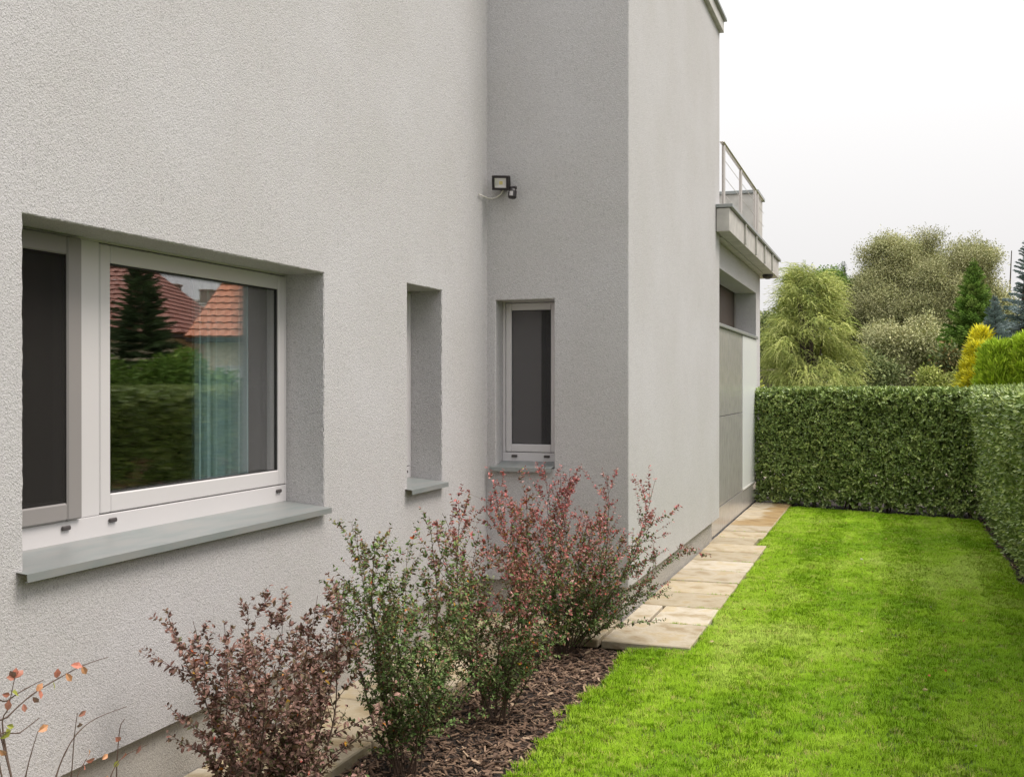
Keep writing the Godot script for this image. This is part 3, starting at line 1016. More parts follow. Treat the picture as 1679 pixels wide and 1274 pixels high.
func neighbours() -> void:
	var cream := mat(lin(0.72, 0.64, 0.48), 0.9)
	cream.albedo_texture = noise_tex(noise(0.05, 3, FastNoiseLite.TYPE_SIMPLEX, 42), 256, [[0.2, grey(0.88)], [0.8, grey(1.0)]])
	tri_map(cream, Vector3.ONE * 0.5)
	var dark_glass := mat(lin(0.03, 0.035, 0.04), 0.1)
	var orange := tile_mat(lin(0.62, 0.235, 0.125))
	var red := tile_mat(lin(0.34, 0.14, 0.1))
	var slate := tile_mat(lin(0.3, 0.26, 0.23))
	var brick := mat(lin(0.28, 0.2, 0.16), 0.9)
	# all three stand askew to the lane
	var a := gable_house("orange_roof_house", "cream house with bright orange hipped tile roof, mirrored in the wide window", 7.85, -36.6, 15.15, -28.6, 3.15, 6.7, false, 0.65, cream, orange)
	plain_window(a, Vector3(13.85, 0.9, -28.6), Vector3.BACK, 1.9, 1.28, M.white_panel)
	plain_window(a, Vector3(10.0, 0.9, -28.6), Vector3.BACK, 1.4, 1.3, dark_glass)
	a.rotation_degrees.y = -19.3
	var b := gable_house("dark_red_roof_house", "house under a steep dark red tile roof, mirrored beside the spruce", 18.0, -37.0, 26.6, -29.0, 3.45, 6.9, false, 3.4, cream, red)
	plain_window(b, Vector3(20.5, 1.0, -29.0), Vector3.BACK, 1.4, 1.3, dark_glass)
	plain_window(b, Vector3(23.5, 1.0, -29.0), Vector3.BACK, 1.4, 1.3, dark_glass)
	b.rotation_degrees.y = -19.3
	var c := gable_house("grey_roof_house", "distant house with grey brown roof and two brick chimneys, mirrored", 24.75, -54.5, 32.25, -46.5, 3.8, 6.25, false, 0.0, cream, slate)
	chimney(c, Vector3(31.25, 5.9, -50.5), 0.67, 1.1, brick)
	chimney(c, Vector3(29.4, 5.9, -50.5), 0.67, 0.8, brick)
	plain_window(c, Vector3(28.0, 1.2, -46.5), Vector3.BACK, 1.4, 1.3, dark_glass)
	c.rotation_degrees.y = -19.3


# ------------------------------------------------------------------ plants
func leaf_mesh(wide: float, fold := 0.25, tip := 0.55) -> ArrayMesh:
	# one leaf, 1 long, standing on its stalk end: folded along the midrib and bent back
	var m := MB.new()
	var b := Vector3(0, 0, 0)
	var mid := Vector3(0, tip, 0.0)
	var e := Vector3(0, 1.0, -0.12)
	for s in [-1.0, 1.0]:
		var w1 := Vector3(s * wide * 0.36, tip * 0.5, fold * wide * 0.4)
		var w2 := Vector3(s * wide * 0.5, tip * 1.15, fold * wide * 0.5 - 0.03)
		m.quad(b, w1, w2, mid, Vector3.BACK)
		m.quad(mid, w2, e, e, Vector3.BACK)
	return m.mesh()

func add_leaf(m: MB, at: Vector3, along: Vector3, roll: float, long: float, wide: float) -> void:
	var y := along.normalized()
	var x := y.cross(Vector3.UP)
	if x.length() < 0.05:
		x = Vector3.RIGHT
	x = x.normalized().rotated(y, roll)
	var z := x.cross(y)
	if z.y < 0.0:
		z = -z
	var l := x * (wide * 0.5) + y * (long * 0.5) + z * (wide * 0.15)
	var q := -x * (wide * 0.5) + y * (long * 0.5) + z * (wide * 0.15)
	m.tri(at, at + l, at + y * long, z)
	m.tri(at, at + q, at + y * long, z)

func sprig(n: int, reach: float, long: float, wide: float) -> ArrayMesh:
	# a short twig with leaves on both sides
	var m := MB.new()
	for i in n:
		var f := (i + 0.3) / n
		var side := 1.0 if i % 2 else -1.0
		var p := Vector3(r(-0.004, 0.004), f * reach, r(-0.004, 0.004))
		var d := Vector3(side * r(0.5, 1.0), r(0.3, 0.9), r(-0.5, 0.5))
		if i == n - 1:
			d = Vector3(0, 1, 0)
		add_leaf(m, p, d, r(-0.6, 0.6), long * r(0.75, 1.15), wide * r(0.85, 1.15))
	return m.mesh()

func ball(n: int, reach: float, long: float, wide: float) -> ArrayMesh:
	# a loose bunch of leaves
	var m := MB.new()
	for i in n:
		var p := rv() * reach * sqrt(rng.randf())
		add_leaf(m, p, p.normalized() + rv() * 0.8, r(0, TAU), long * r(0.7, 1.2), wide * r(0.8, 1.2))
	return m.mesh()

func hedge(called: String, label: String, a: Vector2, b: Vector2, deep: float, high: float, greens: Array, per_m2: float, lean: float, gap_end: float, front_sign: float) -> void:
	# clipped box of leaves from a to b (x, z); its face lies on the line, the body behind it
	var h := thing(called, label, "hedge", Vector3((a.x + b.x) / 2, -0.05, (a.y + b.y) / 2), "clipped hedges round the lawn")
	var along := Vector3(b.x - a.x, 0, b.y - a.y)
	var long := along.length()
	along /= long
	var back := along.cross(Vector3.UP) * front_sign   # away from the lawn
	var o := Vector3(a.x, 0, a.y)
	var bumps := noise(0.9, 2, FastNoiseLite.TYPE_SIMPLEX_SMOOTH, 77)
	var l := Leaves.new()
	var put := func(p: Vector3, facing: Vector3, cols: Array) -> void:
		var s := r(0.8, 1.25)
		l.put(p, facing + rv() * 0.7 + Vector3.UP * 0.45, r(0, TAU), Vector3(s, s, s), mix_cols(cols))
	for i in int(long * high * per_m2):
		var s := r(0, long)
		var y := high * pow(rng.randf(), 0.95)
		var open := 1.0 - smoothstep(0.0, 0.28, y)
		if rng.randf() < open * 0.4:
			continue
		if gap_end > 0.0 and s > long - gap_end and y < 0.85 and rng.randf() < 0.55 * (1.0 - y / 0.85):
			continue
		var k := 0.05 * bumps.get_noise_3d(s * 1.5, y * 1.5, 3.0) + 0.07 * bumps.get_noise_3d(s * 7.0, y * 7.0, 9.0)
		var deepness := absf(rng.randfn()) * 0.085
		var d := k + deepness - lean * (y / high)
		put.call(o + along * s + back * d + Vector3.UP * y, -back, greens)
		if rng.randf() < 0.45:
			put.call(o + along * s + back * (deep - d) + Vector3.UP * y, back, greens)
		if rng.randf() < 0.25:
			put.call(o + along * s + back * r(0.12, deep - 0.1) + Vector3.UP * y, rv(), greens)
	for i in int(long * deep * per_m2 * 1.2):
		var s := r(0, long)
		var t := r(-lean, deep)
		var k := 0.018 * bumps.get_noise_3d(s * 2.0, t * 2.0, 20.0) + 0.012 * bumps.get_noise_3d(s * 8.0, t * 8.0, 4.0)
		put.call(o + along * s + back * t + Vector3.UP * (high + k - absf(rng.randfn()) * 0.035), Vector3.UP * 1.2, greens)
	# shoots that have grown out since the last cut
	for i in int(long * 26):
		var p := o + along * r(0, long) + back * r(-lean, deep * 0.8) + Vector3.UP * (high + r(-0.01, 0.035))
		var up := Vector3.UP + rv() * 0.35
		for k in 2:
			l.put(p + up * 0.02 * k, up, r(0, TAU), Vector3.ONE * r(0.6, 0.9), mix_cols(greens))
	scatter(h, "foliage", sprig(9, 0.07, 0.04, 0.022), l, M.leaf)
	# stems
	var n := int(long / 0.3)
	for i in n:
		var st := MB.new()
		var s := (i + r(0.2, 0.8)) * long / n
		for j in 3:
			var p := o + along * (s + r(-0.05, 0.05)) + back * (deep * r(0.25, 0.6)) + Vector3.UP * -0.06
			var top := p + Vector3.UP * r(0.7, 1.3) + along * r(-0.25, 0.25) + back * r(-0.2, 0.2)
			var m := p.lerp(top, 0.45) + along * r(-0.05, 0.05) + back * r(-0.05, 0.05)
			st.tube(PackedVector3Array([p, m, top]), PackedFloat32Array([r(0.009, 0.016), 0.009, 0.004]), 5, false)
		part(h, "stem", st.mesh(), M.hedge_twig)

func barberry(label: String, base: Vector3, n: int, high: float, spread: float, lean: Vector3, inner: Array, young: Array, odd: Array, size: float, young_from: float) -> void:
	var o := thing("barberry_shrub", label, "shrub", base, "barberry shrubs in the bark bed")
	var wood := MB.new()
	var shoots := MB.new()
	var l := Leaves.new()
	var rosette := func(p: Vector3, d: Vector3, age: float, k: int, scale: float) -> void:
		for i in k:
			var side := rv()
			side = (side - d * side.dot(d)).normalized()
			var s := size * r(0.55, 1.25) * scale
			var col: Color = mix_cols(young if rng.randf() < age else inner)
			if rng.randf() < 0.015:
				col = mix_cols(odd)
			l.put(p, d * r(0.1, 0.9) + side + Vector3.UP * 0.15, r(-0.9, 0.9), Vector3(s, s, s), col)
	var grow := func(start: Vector3, dir: Vector3, long: float, rad: float, level: int, age0: float, self_ref: Array) -> void:
		var step := 0.04
		var m := maxi(2, int(long / step))
		step = long / m
		var pts := PackedVector3Array([start])
		var rr := PackedFloat32Array([rad])
		var d := dir.normalized()
		var p := start
		for i in m:
			var f := float(i + 1) / m
			d = (d + rv() * 0.09 + Vector3.UP * (0.035 if level == 0 else 0.03)).normalized()
			p += d * step
			pts.append(p)
			rr.append(rad * (1.0 - 0.75 * f))
			var hgt := (p.y - base.y) / high
			if level == 0 and f < 0.1:
				continue
			var age := clampf((f * 0.5 + age0 * 0.6) + (hgt - young_from) * 1.1, 0.0, 0.97)
			var k := 2 if level == 0 else 3
			for q in 3:
				if rng.randf() < (0.8 if level else 0.5):
					rosette.call(p - d * step * q / 3.0 + rv() * 0.003, d, age, k + int(rng.randf() * 2.0), 1.0 if f < 0.85 else 0.72)
			if level < 2 and f < 0.94 and rng.randf() < (0.95 if level == 0 else 0.36):
				var side := rv()
				side = (side - d * side.dot(d)).normalized()
				var bl := long * (1.0 - f * 0.6) * r(0.18, 0.48)
				self_ref[0].call(p, d * r(0.5, 1.1) + side * 0.75 + Vector3.UP * 0.12, bl, rr[i + 1] * 0.7, level + 1, age * 0.5 + 0.25, self_ref)
		(shoots if level == 2 or (level == 1 and age0 > 0.5) else wood).tube(pts, rr, 5 if level == 0 else 4, false)
	var ref := [grow]
	for i in n:
		var az := TAU * (i + r(-0.35, 0.35)) / n
		var out := sqrt((i % 4 + r(0.2, 1.0)) / 4.5) * spread
		var dir := Vector3(cos(az) * out, 1.0, sin(az) * out) + lean
		var start := base + Vector3(cos(az), 0, sin(az)) * r(0.01, 0.06)
		grow.call(start, dir, high * r(0.72, 1.06) * sqrt(1.0 + out * out * 0.25), r(0.0028, 0.0055), 0, 0.0, ref)
	part(o, "stem", wood.mesh(), M.twig)
	if shoots.v.size():
		part(o, "young_sprays", shoots.mesh(), M.twig_red, "stuff")
	scatter(o, "foliage", leaf_mesh(0.5), l, M.leaf_matt)

func garden() -> void:
	# --- lawn: soil sheet and tufts of grass; its edge by the bed and the path is ragged
	var edge := PackedVector2Array([Vector2(-1.48, 3.38), Vector2(-1.47, -4.1), Vector2(-1.50, -5.1), Vector2(-1.485, -5.9), Vector2(-1.50, -6.52), Vector2(-1.15, -6.56), Vector2(-1.15, -10.74), Vector2(-1.25, -10.92), Vector2(-1.255, -14.75), Vector2(1.0, -13.98), Vector2(1.02, 3.38)])
	var lawn := structure("lawn", poly(edge, -0.03, 0.06), M.turf)
	var blade := MB.new()
	for i in 15:
		var a := r(0, TAU)
		var p := Vector3(cos(a), 0, sin(a)) * 0.026 * sqrt(rng.randf())
		var bend := Vector3(cos(a + r(-1.2, 1.2)), 0, sin(a + r(-1.2, 1.2)))
		var t := r(0.022, 0.046)
		var b := r(0.15, 0.8)
		var w := Vector3(-bend.z, 0, bend.x).rotated(Vector3.UP, r(-0.8, 0.8)) * r(0.0011, 0.0018)
		var p1 := p + Vector3.UP * t * 0.55 + bend * t * b * 0.3
		var p2 := p + Vector3.UP * t * (1.0 - b * 0.35) + bend * t * b
		var nn := Vector3.UP * 0.6 - bend
		blade.quad(p - w, p + w, p1 + w * 0.8, p1 - w * 0.8, nn)
		blade.tri(p1 - w * 0.8, p1 + w * 0.8, p2, nn)
	for i in blade.n.size():
		blade.n[i] = (blade.n[i] * 0.45 + Vector3.UP).normalized()   # a thin round-backed blade looks up
	var tuft := blade.mesh()
	var l := Leaves.new()
	var nz := noise(0.55, 3, FastNoiseLite.TYPE_SIMPLEX_SMOOTH, 51)
	var nf := noise(2.6, 2, FastNoiseLite.TYPE_SIMPLEX_SMOOTH, 52)
	var ne := noise(1.4, 3, FastNoiseLite.TYPE_SIMPLEX, 53)
	var deep := lin(0.19, 0.345, 0.014).srgb_to_linear()
	var mid := lin(0.275, 0.445, 0.02).srgb_to_linear()
	var pale := lin(0.42, 0.54, 0.1).srgb_to_linear()
	var straw := lin(0.42, 0.38, 0.12).srgb_to_linear()
	for i in 100000:
		var z := -14.95 + 15.0 * rng.randf()
		if z > -3.4 and rng.randf() < 0.75:
			continue
		var x := r(-1.56, 1.06)
		var jag := Vector2(ne.get_noise_2d(x * 4, z * 4), ne.get_noise_2d(x * 4 + 50, z * 4)) * 0.05
		if not Geometry2D.is_point_in_polygon(Vector2(x, z) + jag, edge):
			continue
		var u := nz.get_noise_2d(x, z * 0.6) + 0.5 * nf.get_noise_2d(x, z * 0.5)
		var c := mid.lerp(deep, clampf(0.25 - u * 1.6, 0, 1)).lerp(pale, clampf(u * 1.1 - 0.1 + r(-0.15, 0.25), 0, 0.8))
		if rng.randf() < 0.06:
			c = straw
		var k := r(0.8, 1.2)
		c = Color(c.r * k, c.g * k, c.b * k)
		# wheels and mower lay the blades this way in one lane and that way in the next
		var lane := 1.0 if fposmod(x + 0.1 * nz.get_noise_2d(0, z) + 5.0, 0.76) < 0.38 else -1.0
		var up := Vector3(r(-0.15, 0.15), 1, lane * 0.075 + r(-0.24, 0.24))
		var s := r(0.75, 1.2) * (0.82 + 0.3 * clampf(nf.get_noise_2d(z, x) + 0.5, 0, 1))
		l.put(Vector3(x, -0.032, z), up, r(0, TAU), Vector3(0.85, s * 0.8, 0.85), c)
	# a little grass in the joints of the path
	for i in 170:
		var jz: float = [-7.2, -7.765, -8.3, -8.8, -9.34, -9.88, -10.41, -10.94, -11.46, -11.97][rng.randi() % 10]
		var jx := r(-1.7, -1.14)
		if rng.randf() < 0.6:
			jx = -1.14 - absf(rng.randfn()) * 0.12
		l.put(Vector3(jx, -0.012, jz + r(-0.004, 0.004)), Vector3(r(-0.3, 0.3), 1, r(-0.3, 0.3)), r(0, TAU), Vector3(0.35, r(0.3, 0.75), 0.35), mid)
	scatter(lawn, "grass", tuft, l, M.grass)
	var fl := Leaves.new()
	for i in 70:
		var z := r(-13.5, -3.8)
		var x := r(-1.3, 0.95)
		if x < -1.1 and z < -6.4:
			continue
		var s := r(0.014, 0.03)
		fl.put(Vector3(x, 0.006 + r(0, 0.012), z), Vector3(r(-1, 1), r(-0.2, 0.3), r(-1, 1)), r(0, TAU), Vector3.ONE * s, [Color(0.5, 0.42, 0.2), Color(0.42, 0.3, 0.1), Color(0.55, 0.55, 0.4), Color(0.4, 0.15, 0.06)][i % 4])
	scatter(lawn, "fallen_leaf", leaf_mesh(0.6), fl, M.leaf_matt)
	# --- bark chips
	var beds := [[-2.2, -1.43, 1.5, -6.5, 17000, -0.058], [1.0, 1.9, 0.0, -14.4, 4200, -0.042]]
	var kinds := []
	for k in 3:
		var m := MB.new()
		var w := 0.5 - 0.1 * k
		m.quad(Vector3(-0.5, 0, -w * 0.3), Vector3(0.4, 0.03, -w * 0.42), Vector3(0.5, 0, w * 0.25), Vector3(-0.42, 0.05, w * 0.36), Vector3.UP)
		m.quad(Vector3(-0.5, -0.1, -w * 0.3), Vector3(0.4, -0.08, -w * 0.42), Vector3(0.4, 0.03, -w * 0.42), Vector3(-0.5, 0, -w * 0.3), Vector3.FORWARD)
		m.quad(Vector3(-0.42, -0.05, w * 0.36), Vector3(0.5, -0.1, w * 0.25), Vector3(0.5, 0, w * 0.25), Vector3(-0.42, 0.05, w * 0.36), Vector3.BACK)
		m.quad(Vector3(0.4, -0.08, -w * 0.42), Vector3(0.5, -0.1, w * 0.25), Vector3(0.5, 0, w * 0.25), Vector3(0.4, 0.03, -w * 0.42), Vector3.RIGHT)
		m.quad(Vector3(-0.5, -0.1, -w * 0.3), Vector3(-0.42, -0.05, w * 0.36), Vector3(-0.42, 0.05, w * 0.36), Vector3(-0.5, 0, -w * 0.3), Vector3.LEFT)
		kinds.append(m.mesh())
	var browns := [lin(0.11, 0.066, 0.044).srgb_to_linear(), lin(0.21, 0.13, 0.085).srgb_to_linear(), lin(0.29, 0.19, 0.125).srgb_to_linear(), lin(0.06, 0.038, 0.028).srgb_to_linear(), lin(0.155, 0.092, 0.058).srgb_to_linear()]
	var bark := Node3D.new()
	bark.name = "bark_mulch"
	add_child(bark)
	bark.set_meta("label", "brown bark chips spread over the planting bed and below the hedge")
	bark.set_meta("category", "bark mulch")
	bark.set_meta("kind", "stuff")
	for k in 3:
		var ch := Leaves.new()
		for b in beds:
			for i in int(b[4] / 3):
				var s := r(0.014, 0.056)
				var x := r(b[0], b[1])
				var z := r(b[3], b[2])
				if z > -3.0 and rng.randf() < 0.7:
					continue
				var y: float = b[5] + r(0.0, 0.022)
				var t := Basis.from_euler(Vector3(r(-0.45, 0.45), r(0, TAU), r(-0.45, 0.45)))
				ch.t.append(Transform3D(t.scaled_local(Vector3(s, s * 0.7, s * r(0.5, 1.0))), Vector3(x, y, z)))
				var c: Color = mix_cols(browns)
				if rng.randf() < 0.04:
					c = lin(0.42, 0.3, 0.2).srgb_to_linear()
				ch.c.append(c)
		scatter(bark, "chip", kinds[k], ch, M.chip)
	# --- hedges
	var privet := [lin(0.2, 0.285, 0.075), lin(0.3, 0.39, 0.11), lin(0.23, 0.32, 0.09), lin(0.42, 0.5, 0.16), lin(0.13, 0.19, 0.05)]
	for i in privet.size():
		privet[i] = privet[i].srgb_to_linear()
	hedge("hedge", "dark green clipped hedge closing off the far end of the lawn", H0 + Vector2(-0.03, 0.0), H1 + Vector2(0.5, 0.17), 0.75, 1.48, privet, 2100, 0.0, 0.75, -1.0)
	hedge("hedge", "yellow green clipped hedge running along the lawn opposite the house", Vector2(1.12, -14.3), Vector2(1.12, 3.3), 0.85, 1.49, privet, 1750, 0.17, 0.0, -1.0)
	# --- barberries
	var purple := [lin(0.2, 0.115, 0.1).srgb_to_linear(), lin(0.29, 0.16, 0.135).srgb_to_linear(), lin(0.14, 0.085, 0.065).srgb_to_linear(), lin(0.37, 0.22, 0.18).srgb_to_linear(), lin(0.16, 0.125, 0.07).srgb_to_linear()]
	var olive := [lin(0.13, 0.15, 0.06).srgb_to_linear(), lin(0.1, 0.15, 0.05).srgb_to_linear(), lin(0.18, 0.13, 0.08).srgb_to_linear(), lin(0.09, 0.11, 0.05).srgb_to_linear()]
	var green := [lin(0.12, 0.22, 0.06).srgb_to_linear(), lin(0.18, 0.29, 0.085).srgb_to_linear(), lin(0.085, 0.16, 0.045).srgb_to_linear(), lin(0.25, 0.31, 0.12).srgb_to_linear()]
	var bronze := [lin(0.24, 0.13, 0.07).srgb_to_linear(), lin(0.3, 0.14, 0.12).srgb_to_linear(), lin(0.17, 0.16, 0.06).srgb_to_linear()]
	var pink := [lin(0.52, 0.17, 0.16).srgb_to_linear(), lin(0.4, 0.1, 0.1).srgb_to_linear(), lin(0.5, 0.3, 0.27).srgb_to_linear(), lin(0.24, 0.1, 0.085).srgb_to_linear()]
	var odd := [lin(0.5, 0.12, 0.03).srgb_to_linear(), lin(0.5, 0.3, 0.04).srgb_to_linear(), lin(0.5, 0.12, 0.1).srgb_to_linear()]
	barberry("purple brown barberry below the wide window, leaves dull plum all over", Vector3(-2.08, -0.06, -3.36), 16, 0.92, 0.72, Vector3(-0.03, 0, -0.16), olive + purple + purple, purple, odd, 0.025, 0.4)
	barberry("bushy green barberry, only its topmost shoots bronze, beside the purple one", Vector3(-1.93, -0.06, -4.15), 13, 1.05, 0.5, Vector3(-0.02, 0, 0.0), green + olive, bronze + green, odd, 0.021, 0.68)
	barberry("loose barberry of mixed olive and bronze leaves between the green one and the red-tipped one", Vector3(-1.82, -0.06, -4.98), 12, 1.06, 0.62, Vector3(0, 0, 0.0), olive + green, bronze + pink, odd, 0.022, 0.6)
	barberry("wide red-tipped barberry leaning over the path by the corner of the bay", Vector3(-1.88, -0.06, -6.36), 19, 1.1, 0.8, Vector3(0.26, 0, 0.04), olive + green, pink, odd, 0.021, 0.62)
	sparse_shrub(odd)

func sparse_shrub(_odd: Array) -> void:
	# nearest the camera: a few bare arching shoots that still hold a few leaves, each leaf a piece of its own
	var base := Vector3(-2.1, -0.06, -2.32)
	var o := thing("barberry_shrub", "nearly bare barberry with arching shoots and a few coral leaves", "shrub", base, "barberry shrubs in the bark bed")
	var tw := [
		[Vector3(-2.3, 0.634, -2.334), Vector3(-2.3, 0.709, -2.353), Vector3(-2.3, 0.784, -2.375)],
		[Vector3(-2.36, 0.62, -2.345), Vector3(-2.36, 0.659, -2.41), Vector3(-2.36, 0.697, -2.502), Vector3(-2.36, 0.718, -2.612), Vector3(-2.37, 0.727, -2.729), Vector3(-2.38, 0.722, -2.852)],
		[Vector3(-2.33, 0.69, -2.34), Vector3(-2.33, 0.716, -2.379), Vector3(-2.33, 0.732, -2.447), Vector3(-2.33, 0.74, -2.517)],
		[Vector3(-2.28, 0.625, -2.29), Vector3(-2.28, 0.634, -2.372), Vector3(-2.28, 0.654, -2.445)],
		[Vector3(-2.34, 0.42, -2.45), Vector3(-2.34, 0.477, -2.457), Vector3(-2.34, 0.53, -2.476), Vector3(-2.34, 0.592, -2.504)],
		[Vector3(-2.40, 0.3, -2.6), Vector3(-2.42, 0.396, -2.665), Vector3(-2.42, 0.456, -2.704), Vector3(-2.42, 0.5, -2.757), Vector3(-2.43, 0.518, -2.854), Vector3(-2.43, 0.515, -3.003)],
		[Vector3(-2.38, 0.28, -2.66), Vector3(-2.38, 0.394, -2.685), Vector3(-2.38, 0.51, -2.698), Vector3(-2.38, 0.581, -2.712)],
		[Vector3(-2.34, 0.33, -2.64), Vector3(-2.36, 0.395, -2.689), Vector3(-2.36, 0.436, -2.729)],
		[Vector3(-2.38, 0.24, -2.83), Vector3(-2.4, 0.322, -2.888), Vector3(-2.4, 0.365, -2.947), Vector3(-2.4, 0.368, -3.072)],
		[Vector3(-2.42, 0.25, -2.93), Vector3(-2.43, 0.344, -2.954), Vector3(-2.43, 0.451, -2.969), Vector3(-2.43, 0.475, -2.993)],
	]
	var cols := [mat(lin(0.55, 0.18, 0.12), 0.55), mat(lin(0.4, 0.16, 0.11), 0.55), mat(lin(0.55, 0.26, 0.12), 0.55), mat(lin(0.3, 0.32, 0.04), 0.55), mat(lin(0.2, 0.09, 0.07), 0.55)]
	for c in cols:
		c.backlight_enabled = true
		c.backlight = Color(0.4, 0.4, 0.35)
	var wood := MB.new()
	var lm := leaf_mesh(0.62)
	var leaf := func(p: Vector3, d: Vector3, s: float, k: int) -> void:
		var l := part(o, "leaf", lm, cols[k])
		var y := d.normalized()
		var x := y.cross(Vector3(1, 0.3, 0.2)).normalized().rotated(y, r(-0.9, 0.9))
		l.transform = Transform3D(Basis(x * s, y * s, x.cross(y) * s), p - base)
	for i in tw.size():
		var pts := PackedVector3Array()
		var from: Vector3 = tw[i][0]
		pts.append(base + Vector3(r(-0.04, 0.04), 0, r(-0.04, 0.04)))
		pts.append(base.lerp(from, 0.55) + Vector3(r(0.0, 0.05), -0.02, 0.03))
		for p in tw[i]:
			pts.append(p)
		# round the corners
		var fine := PackedVector3Array()
		for k in pts.size() - 1:
			var p0 := pts[maxi(k - 1, 0)]
			var p3 := pts[mini(k + 2, pts.size() - 1)]
			for q in 4:
				fine.append(pts[k].cubic_interpolate(pts[k + 1], p0, p3, q / 4.0))
		fine.append(pts[pts.size() - 1])
		var rr := PackedFloat32Array()
		for k in fine.size():
			rr.append(lerpf(0.0035, 0.0009, float(k) / fine.size()) * (1.25 if k % 4 == 0 else 1.0))
		wood.tube(fine, rr, 5)
		# thorns at the nodes
		for k in range(6, fine.size() - 1, 2):
			var d := rv()
			wood.tube(PackedVector3Array([fine[k], fine[k] + d * 0.008]), PackedFloat32Array([0.0008, 0.0002]), 3, false)
	for k in 5:
		leaf.call(Vector3(-2.3, 0.784, -2.375), Vector3(0.1, r(0.1, 0.8), sin(k * 1.4)), r(0.026, 0.036), [0, 1, 4][k % 3])
	for p in [[2.44, 0.68, -2.47, 1, -1], [2.36, 0.70, -2.52, 2, 1], [2.36, 0.705, -2.53, 0, -1], [2.36, 0.72, -2.60, 0, 1], [2.36, 0.715, -2.585, 3, -1], [2.36, 0.725, -2.64, 2, -1], [2.36, 0.69, -2.505, 4, -1], [2.37, 0.727, -2.72, 2, -1]]:
		leaf.call(Vector3(-p[0] if p[0] < 2.4 else -2.36, p[1], p[2]), Vector3(0.3, p[4] * r(0.6, 1.0), r(-0.6, 0.3)), r(0.024, 0.034), p[3])
	for p in [[-2.28, 0.64, -2.30, 3], [-2.28, 0.635, -2.33, 3], [-2.3, 0.66, -2.345, 3], [-2.33, 0.74, -2.36, 0], [-2.3, 0.70, -2.35, 1], [-2.33, 0.72, -2.42, 3], [-2.28, 0.61, -2.3, 2], [-2.36, 0.745, -2.66, 0]]:
		leaf.call(Vector3(p[0], p[1], p[2]), Vector3(0.2, r(-0.8, 0.9), r(-0.8, 0.8)), r(0.024, 0.036), p[3])
	for p in [[-2.34, 0.59, -2.504, 2], [-2.38, 0.57, -2.715, 1], [-2.38, 0.535, -2.72, 4], [-2.36, 0.43, -2.725, 0], [-2.36, 0.425, -2.715, 0], [-2.36, 0.44, -2.735, 2], [-2.4, 0.36, -2.935, 0], [-2.43, 0.41, -2.97, 0], [-2.43, 0.33, -2.94, 3], [-2.42, 0.38, -2.87, 2], [-2.4, 0.30, -2.86, 2], [-2.4, 0.355, -3.01, 4]]:
		leaf.call(Vector3(p[0], p[1], p[2]), Vector3(0.2, r(-0.3, 1.0), r(-0.8, 0.8)), r(0.025, 0.036), p[3])
	part(o, "stem", wood.mesh(), M.twig)


# ------------------------------------------------------------------ trees and bushes beyond the hedge
func trunk_of(o: Node3D, base: Vector3, to: Array, rad: float, material: Material, called := "trunk") -> void:
	var m := MB.new()
	for q in to:
		var pts := PackedVector3Array()
		var rr := PackedFloat32Array()
		var a: Vector3 = q[0]
		var b: Vector3 = q[1]
		var wob := Vector3(rng.randfn(), 0, rng.randfn()) * a.distance_to(b) * 0.05
		for i in 6:
			var f := i / 5.0
			pts.append(a.lerp(b, f) + wob * sin(f * PI))
			rr.append(rad * q[2] * (1.0 - 0.75 * f))
		m.tube(pts, rr, 7, false)
	part(o, called, m.mesh(), material)

func round_tree(called: String, label: String, cat: String, base: Vector3, high: float, wide: float, from: float, blobs: int, per: int, unit: ArrayMesh, cols: Array, loose := 1.0, group := "") -> void:
	var o := thing(called, label, cat, base, group)
	var l := Leaves.new()
	var lobes := noise(1.0, 2, FastNoiseLite.TYPE_SIMPLEX, 83)
	var limbs := [[base - Vector3.UP * 0.2, base + Vector3.UP * high * (from + 0.35), 1.0]]
	var mid := base + Vector3.UP * high * (from + (1.0 - from) / 2.0)
	var ry := high * (1.0 - from) / 2.0
	for i in blobs:
		var d := rv()
		if d.y < -0.55:
			d.y = -d.y * 0.6
		var rad := pow(rng.randf(), 0.4) * (0.92 + 0.28 * lobes.get_noise_3d(d.x * 1.3 + base.x, d.y * 1.3, d.z * 1.3 + base.z))
		var c := mid + Vector3(d.x * wide / 2, d.y * ry, d.z * wide / 2) * rad * 0.84
		var size := wide * r(0.10, 0.19) * loose
		if i < 26:
			limbs.append([base + Vector3.UP * high * r(from * 0.6, from + 0.3), c, 0.42])
		var tone := r(0.82, 1.18)
		for k in per:
			var q := rv()
			var p := c + Vector3(q.x, q.y * 0.75, q.z) * size * pow(rng.randf(), 0.45)
			var col: Color = mix_cols(cols)
			l.put(p, q + Vector3(0, -0.3, 0) + (p - mid).normalized() * 0.6, r(0, TAU), Vector3.ONE * r(0.75, 1.25), Color(col.r * tone, col.g * tone, col.b * tone))
	trunk_of(o, base, limbs, high * 0.022 + 0.01, M.bark)
	scatter(o, "crown", unit, l, M.leaf_matt)

